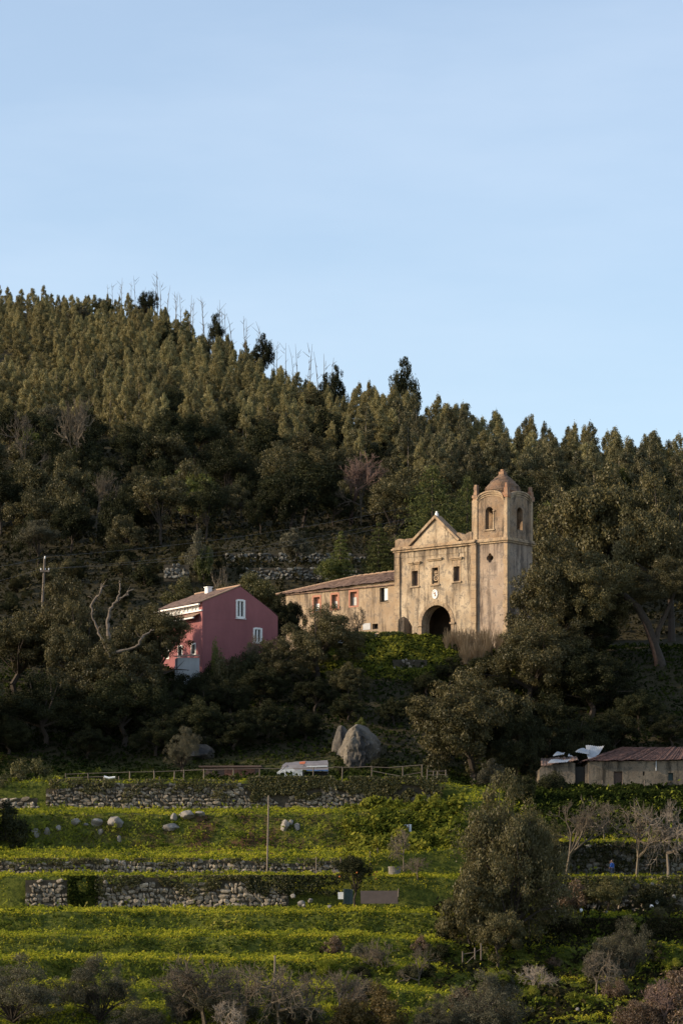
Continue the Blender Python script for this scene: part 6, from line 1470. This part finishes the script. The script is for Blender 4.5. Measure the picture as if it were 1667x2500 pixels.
olive(1530, 236, 2236, 150, 'dark olive tree below the ruined wall', 1, 'olive', cb=0.1, base_row=2420)
small(1470, 234, 2300, 110, 'low dark olive bush beside the dark olive tree', 0, 'olive', name='olive_tree', cb=0.0, base_row=2410)
bare(943, 234, 2288, 105, 'bare sapling with round twiggy crown, first of two', 0, 'twig', base_row=2425)
bare(1022, 233, 2306, 95, 'second bare sapling near the three stakes', 1, 'twig', base_row=2435)
bare(1300, 230, 2352, 120, 'forked pale bare shrub under the large tree', 3, 'bark_pale', name='bare_shrub', base_row=2440, cat='shrub')
bare(1455, 229, 2318, 150, 'wide bare shrub beside the dark olive tree', 4, 'twig', base_row=2440)
bare(895, 225, 2385, 75, 'small bare shrub behind the golden bush', 2, 'twig', name='bare_shrub', base_row=2460, cat='shrub')
# foreground brush along the lower picture edge
olive(45, 214, 2325, 270, 'olive tree in the lower corner of the terraces', 0, 'olive', cb=0.15, base_row=2530)
olive(235, 215, 2325, 210, 'thin olive tree second from the lower corner', 2, 'olive', cb=0.2, base_row=2525)
olive(455, 215, 2362, 130, 'small grey bush in front of the flowered terraces', 1, 'olive', cb=0.1, base_row=2535)
olive(330, 213, 2435, 220, 'low grey shrub at the bottom edge between two olives', 1, 'olive', name='shrub', cb=0.0, base_row=2560, cat='shrub')
bare(430, 214, 2420, 90, 'leafless grey shrub left of the large brush', 3, 'twig', name='bare_shrub', base_row=2520, cat='shrub')
bare(500, 213, 2325, 230, 'large bare grey brush in the lower middle', 0, 'twig', base_row=2525)
bare(600, 212, 2345, 230, 'tangled bare brush with pale stems', 3, 'twig', base_row=2530)
bare(680, 211, 2350, 210, 'bare brush around the lower wooden pole', 4, 'twig', base_row=2525)
bare(745, 214, 2365, 180, 'bare brush right of the lower wooden pole', 1, 'twig', base_row=2520)
bare(825, 213, 2360, 160, 'bare grey brush behind the golden bush', 2, 'twig', base_row=2525)
bare(545, 209, 2440, 120, 'pale lower brush stems at the bottom edge', 4, 'bark_pale', name='bare_shrub', base_row=2540, cat='shrub')
olive(560, 214, 2365, 260, 'thin grey leaved bush inside the bare brush', 2, 'olive', name='shrub', cb=0.05, base_row=2530, cat='shrub')
olive(710, 213, 2395, 250, 'dark low bush under the bare brush', 3, 'olive', name='shrub', cb=0.0, base_row=2530, cat='shrub')
small(920, 212, 2400, 190, 'golden leaved bush at the bottom edge', 4, 'golden', name='shrub', cb=0.0, base_row=2530, cat='shrub')
small(850, 211, 2440, 100, 'second golden bush at the bottom edge beside the bare brush', 1, 'golden', name='shrub', cb=0.0, base_row=2530, cat='shrub')
olive(1175, 213, 2365, 260, 'silvery olive bush at the bottom edge', 2, 'olive', cb=0.0, base_row=2540)
olive(1060, 211, 2425, 130, 'grey twiggy bush between the golden and silvery bushes', 0, 'olive', name='shrub', cb=0.0, base_row=2540, cat='shrub')
small(1640, 211, 2360, 290, 'large brown bracken mound in the lower corner', 0, 'brownbush', name='bracken', cb=0.0, base_row=2550, cat='shrub')
small(1560, 209, 2440, 170, 'second brown bracken mound reaching into the picture', 3, 'brownbush', name='bracken', cb=0.0, base_row=2550, cat='shrub')
bare(1620, 209, 2385, 200, 'dry stems sprouting from the bracken mound', 4, 'twig_red', name='bare_shrub', base_row=2530, cat='shrub')
rr = np.random.default_rng(321)
for k in range(46):
    px = rr.uniform(790, 1690); row = rr.uniform(2245, 2475)
    if px < 1080 and row < 2320: row += 90
    yy = np.arange(214, 256, 0.1); hit = np.nonzero(HY - ground(PX(px, yy), yy) * F / yy < row)[0]
    if not len(hit): continue
    y = float(yy[hit[0]]); hpx = rr.uniform(22, 58)
    m = ['oak_dark', 'bank', 'brownbush', 'olive', 'bank', 'oak'][k % 6]; wd = {'oak_dark': 'dark green', 'bank': 'yellow green', 'brownbush': 'rusty brown', 'olive': 'grey green', 'oak': 'olive brown'}[m]
    bush(px, y, row - hpx, hpx * rr.uniform(1.3, 2.2), 'low ' + wd + ' shrub on the overgrown bank ' + ('near the bare saplings' if px < 1080 else 'under the large fine leaved tree' if px < 1330 else 'near the dark olive tree' if px < 1560 else 'near the bracken at the picture edge'), k, m, group=wd + ' shrubs on the lower banks', base_row=row + 4)
# brambles by the fence end and shaded small trees behind the fence
small(75, 296, 1850, 150, 'pale bramble thicket at the fence end near the picture edge', 1, 'ivy', name='bramble', cb=0.0, base_row=1985, cat='shrub')
small(15, 277.5, 1955, 150, 'dark bramble mound shading the bank of boulders', 4, 'oak_dark', name='bramble', cb=0.0, base_row=2095, cat='shrub')
small(-75, 277, 1880, 190, 'tall dark bramble mound cut by the picture edge', 0, 'oak_dark', name='bramble', cb=0.0, base_row=2095, cat='shrub')
small(1275, 284, 1893, 120, 'dark round tree in front of the collapsed hut corner', 1, 'oak_dark', cb=0.1)
small(10, 293, 1890, 130, 'dark bramble at the picture edge below the oaks', 2, 'oak', name='bramble', cb=0.0, base_row=1990, cat='shrub')
bush(130, 293, 1890, 90, 'green bramble creeping over the long wall end', 3, 'bright', base_row=1965)
olive(445, 303, 1770, 100, 'small thin tree behind the pole fence', 2, 'olive', cb=0.25, base_row=1902)
small(1195, 296, 1850, 90, 'grey leaved shrub at the foot of the broad oak', 0, 'olive', name='shrub', cb=0.0, base_row=1945, cat='shrub')
bush(1345, 292, 1880, 80, 'dark shrub before the collapsed hut wall', 1, 'oak_dark', base_row=1945)

# ------------------------------------------------------------------ ground cover
def scatter(n, u0, u1, y0, y1, seed, steep=True):
    r = np.random.default_rng(seed); m = int(n * 3.2)
    u = r.uniform(u0, u1, m); y = r.uniform(y0, y1, m); x = PX(u, y)
    z = ground(x, y); z2 = ground(x, y + 0.25); sl = np.abs(z2 - z) / 0.25
    keep = r.random(m) < np.minimum(np.sqrt(1 + sl * sl), 3.2) / 3.2
    i = np.nonzero(keep)[0][:n]
    return x[i], y[i], z[i], sl[i], u[i], r
def tufts(name, n, box, seed, mat, size, label, hmin=0.0, clump=0.0, dens=None, lift=0.5, per=2, cat='grass'):
    x, y, z, sl, u, r = scatter(n, *box, seed)
    c = fbm(x * 0.9, y * 0.9 + z * 0.9, seed + 3, 3)
    if dens is not None:
        k = r.random(len(x)) < dens(x, y, z, u, c, sl); x, y, z, sl, u, c = (a[k] for a in (x, y, z, sl, u, c))
    m = len(x); Q = []; T = []
    bump = np.clip((c - 0.42) * 4, 0, 1) * clump
    tt = np.clip(0.25 + (fbm(x * 0.35, y * 0.35 + z * 0.5, seed + 9, 3) - 0.45) * 1.6 + 0.3 * r.random(m), 0, 1)
    for j in range(per):
        s = size * (0.55 + 0.9 * r.random(m)) * (1 + bump * 0.6)
        P = np.stack([x + r.normal(size=m) * size * 0.4, y + r.normal(size=m) * size * 0.3 - bump * 0.5 * np.minimum(sl, 1), z + s * lift * r.random(m) + bump * r.random(m)], 1)
        N = r.normal(size=(m, 3)) * 0.62; N[:, 1] -= 0.25; N[:, 0] -= 0.15; N[:, 2] += 0.6
        Q.append(leaf_quads(P, N, s, r, 0.6)); T.append(np.clip(tt + 0.25 * (r.random(m) - 0.5), 0, 1))
    o = link(name, np_mesh(name, np.concatenate(Q), 4, np.concatenate(T)), M[mat], kind='stuff'); o['label'] = label; o['category'] = cat
    return o
wallmask = lambda x, y, z, u, c, sl: np.where(((sl > 2.4) & (((y > 257) & (y < 268)) | (y > 289))), 0.14, 1.0)
tufts('grass', 90000, (-80, 1750, 208, 293), 1, 'grass', 0.22, 'short green grass and clover on the terrace treads', clump=0.35, dens=lambda x, y, z, u, c, sl: np.where(sl < 0.55, 1.0, 0.10) * wallmask(x, y, z, u, c, sl) * np.where((u > 1290) & (y > 271), 0.03, 1.0) * np.where((u > 1120) & (y < 250), 0.4, 1.0))
tufts('rough_grass', 16000, (1060, 1750, 208, 258), 12, 'scrub', 0.30, 'rough brown and dark green growth on the shaded lower banks', clump=1.0, dens=lambda x, y, z, u, c, sl: np.clip((c - 0.36) * 6, 0.05, 1), cat='plants')
tufts('shed_grass', 16000, (1230, 1760, 271, 296), 8, 'under', 0.30, 'lush grass coloured darker for shade on the slope below the ruined sheds', clump=0.5)  # lush grass with the shade of this slope put into its colour
tufts('bank_plants', 120000, (-80, 1750, 208, 293), 7, 'bank', 0.24, 'leafy dark green plants covering the terrace banks', clump=0.9, dens=lambda x, y, z, u, c, sl: np.where(sl < 0.45, 0.04, 1.0) * wallmask(x, y, z, u, c, sl), cat='plants')
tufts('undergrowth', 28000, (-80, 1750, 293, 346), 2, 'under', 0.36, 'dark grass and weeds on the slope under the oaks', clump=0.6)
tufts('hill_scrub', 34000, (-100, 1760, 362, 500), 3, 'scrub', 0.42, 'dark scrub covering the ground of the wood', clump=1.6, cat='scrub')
tufts('bright_grass', 9000, (780, 1260, 331, 346), 4, 'lush', 0.28, 'sunlit grass on the slope before the church', clump=0.4)
tufts('leafy_plants', 22000, (840, 1130, 268, 286), 5, 'lush', 0.30, 'lush leafy plants on the bank beside the large tree', clump=1.1, dens=lambda x, y, z, u, c, sl: np.clip((c - 0.36) * 6, 0.05, 1), cat='plants')
fl = tufts('yellow_flowers', 26000, (-80, 1760, 208, 272), 6, 'flower', 0.13, 'small yellow flowers along the terrace edges', clump=0.45, lift=1.6, per=1, cat='flowers',
           dens=lambda x, y, z, u, c, sl: np.where(sl < 0.45, 0.2, 0.06) * np.clip((fbm(x * 0.12, y * 0.2, 88, 3) - 0.30) * 4, 0.03, 1) * np.where((u > 1050), 0.45, 1))
# tall sunlit grass and flowers along every terrace edge
def rim(name, idxs, n, seed, mat, size, label, hgt, cat, back=1.3, front=0.35, dens=0.3):
    r = np.random.default_rng(seed); Q = []; T = []
    for ix in idxs:
        m = n; u = r.uniform(-80, 1750, m); yr = np.interp(u, U, PY[ix]); x = PX(u, yr)
        w = edge_shift(x, yr)
        y = yr - w + r.uniform(-front, back, m); x = PX(u, y)
        k = fbm(x * 0.25, y * 0.1 + ix, seed, 3) > dens; x, y, u = x[k], y[k], u[k]; m = len(x); z = ground(x, y)
        s = size * (0.6 + 0.8 * r.random(m)); hh = hgt * (0.1 + 2.6 * np.clip(fbm(x * 0.6, y * 0.6, seed + 4, 3) - 0.3, 0, 1)) * r.random(m)
        P = np.stack([x, y, z + hh], 1); N = r.normal(size=(m, 3)) * 0.7; N[:, 2] += 0.45; N[:, 0] -= 0.2
        Q.append(leaf_quads(P, N, s, r, 0.5)); T.append(np.clip(0.35 + 0.65 * r.random(m), 0, 1))
    o = link(name, np_mesh(name, np.concatenate(Q), 4, np.concatenate(T)), M[mat], kind='stuff'); o['label'] = label; o['category'] = cat
rim('rim_grass', (4, 6, 8, 10, 12, 14, 16, 17), 5500, 81, 'grass', 0.22, 'taller sunlit grass fringing every terrace edge', 0.5, 'grass', back=1.0, dens=0.36)
rim('rim_flowers', (4, 6, 8, 10, 12, 14), 800, 82, 'flower', 0.12, 'yellow flowers thick along the terrace rims', 0.45, 'flowers', dens=0.42, back=0.8)
# ivy and creepers hanging over the walls
def curtain(name, u0, u1, yf, rt, rb, n, seed, mat, size, label, thick=0.3):
    r = np.random.default_rng(seed); u = r.uniform(u0, u1, n); f = r.random(n) ** 1.15
    y = np.array([yf(a) for a in u]) - thick * r.random(n) - 0.12
    rowt = np.array([rt(a) for a in u]); rowb = np.array([rb(a) for a in u]) + 10 * (fbm(u * 0.06, u * 0 + seed, seed, 3) - 0.45) * 2
    row = rowt + (rowb - rowt) * f
    keep = fbm(u * 0.045, row * 0.06, seed + 2, 3) > 0.30 + 0.16 * f; u, y, row = u[keep], y[keep], row[keep]
    P = np.stack([PX(u, y), y, PZ(row, y)], 1); N = r.normal(size=P.shape) * 0.6; N[:, 1] -= 0.8; N[:, 2] += 0.25
    o = link(name, np_mesh(name, leaf_quads(P, N, size * (0.6 + 0.8 * r.random(len(P))), r, 0.6), 4, r.random(len(P))), M[mat], kind='stuff'); o['label'] = label; o['category'] = 'ivy'
curtain('ivy', 560, 1092, lambda u: 290.1, lambda u: 1896, lambda u: ivyedge(u) + 9, 19000, 71, 'ivy', 0.24, 'ivy curtain hanging over the long stone wall')
curtain('ivy', 120, 580, lambda u: 290.1, lambda u: 1903, lambda u: 1936 + 30 * max(0, math.sin(u * 0.025)), 5200, 72, 'ivy', 0.22, 'thin creepers over the bare part of the long wall')
curtain('ivy', 230, 720, yf3, lambda u: 2138, lambda u: 2172 + 20 * math.sin(u * 0.03), 5600, 73, 'ivy', 0.22, 'dry creepers hanging over the tall pale wall')
curtain('ivy', 600, 830, yf3, lambda u: 2138, lambda u: 2185, 2600, 74, 'oak_dark', 0.24, 'dark ivy mound at the end of the tall pale wall')
curtain('ivy', 165, 238, yf3, lambda u: 2140, lambda u: 2222, 1800, 75, 'under', 0.26, 'weeds filling the gap in the tall wall')
curtain('ivy', 1310, 1740, lambda u: 257.6, lambda u: 2140, lambda u: 2215, 7000, 76, 'ivy', 0.24, 'tangled creepers over the ruined wall')
curtain('ivy', 1330, 1740, lambda u: 267.2, lambda u: 2056, lambda u: 2128, 4200, 80, 'oak_dark', 0.26, 'dark creepers veiling the shaded wall behind the bare trees')
curtain('ivy', 798, 985, lambda u: 341.0, lambda u: 1543, lambda u: 1580, 4200, 77, 'bright', 0.30, 'sunlit ivy on the low wall before the wing')
curtain('ivy', 1320, 1740, lambda u: 249.0, lambda u: 2243, lambda u: 2305, 6000, 78, 'scrub', 0.26, 'dark brown growth on the bank under the terrace edge')
curtain('ivy', -60, 830, yf2, lambda u: 2096, lambda u: 2112 + 8 * math.sin(u * 0.05), 4000, 79, 'ivy', 0.20, 'grass fringe hanging over the low narrow wall')
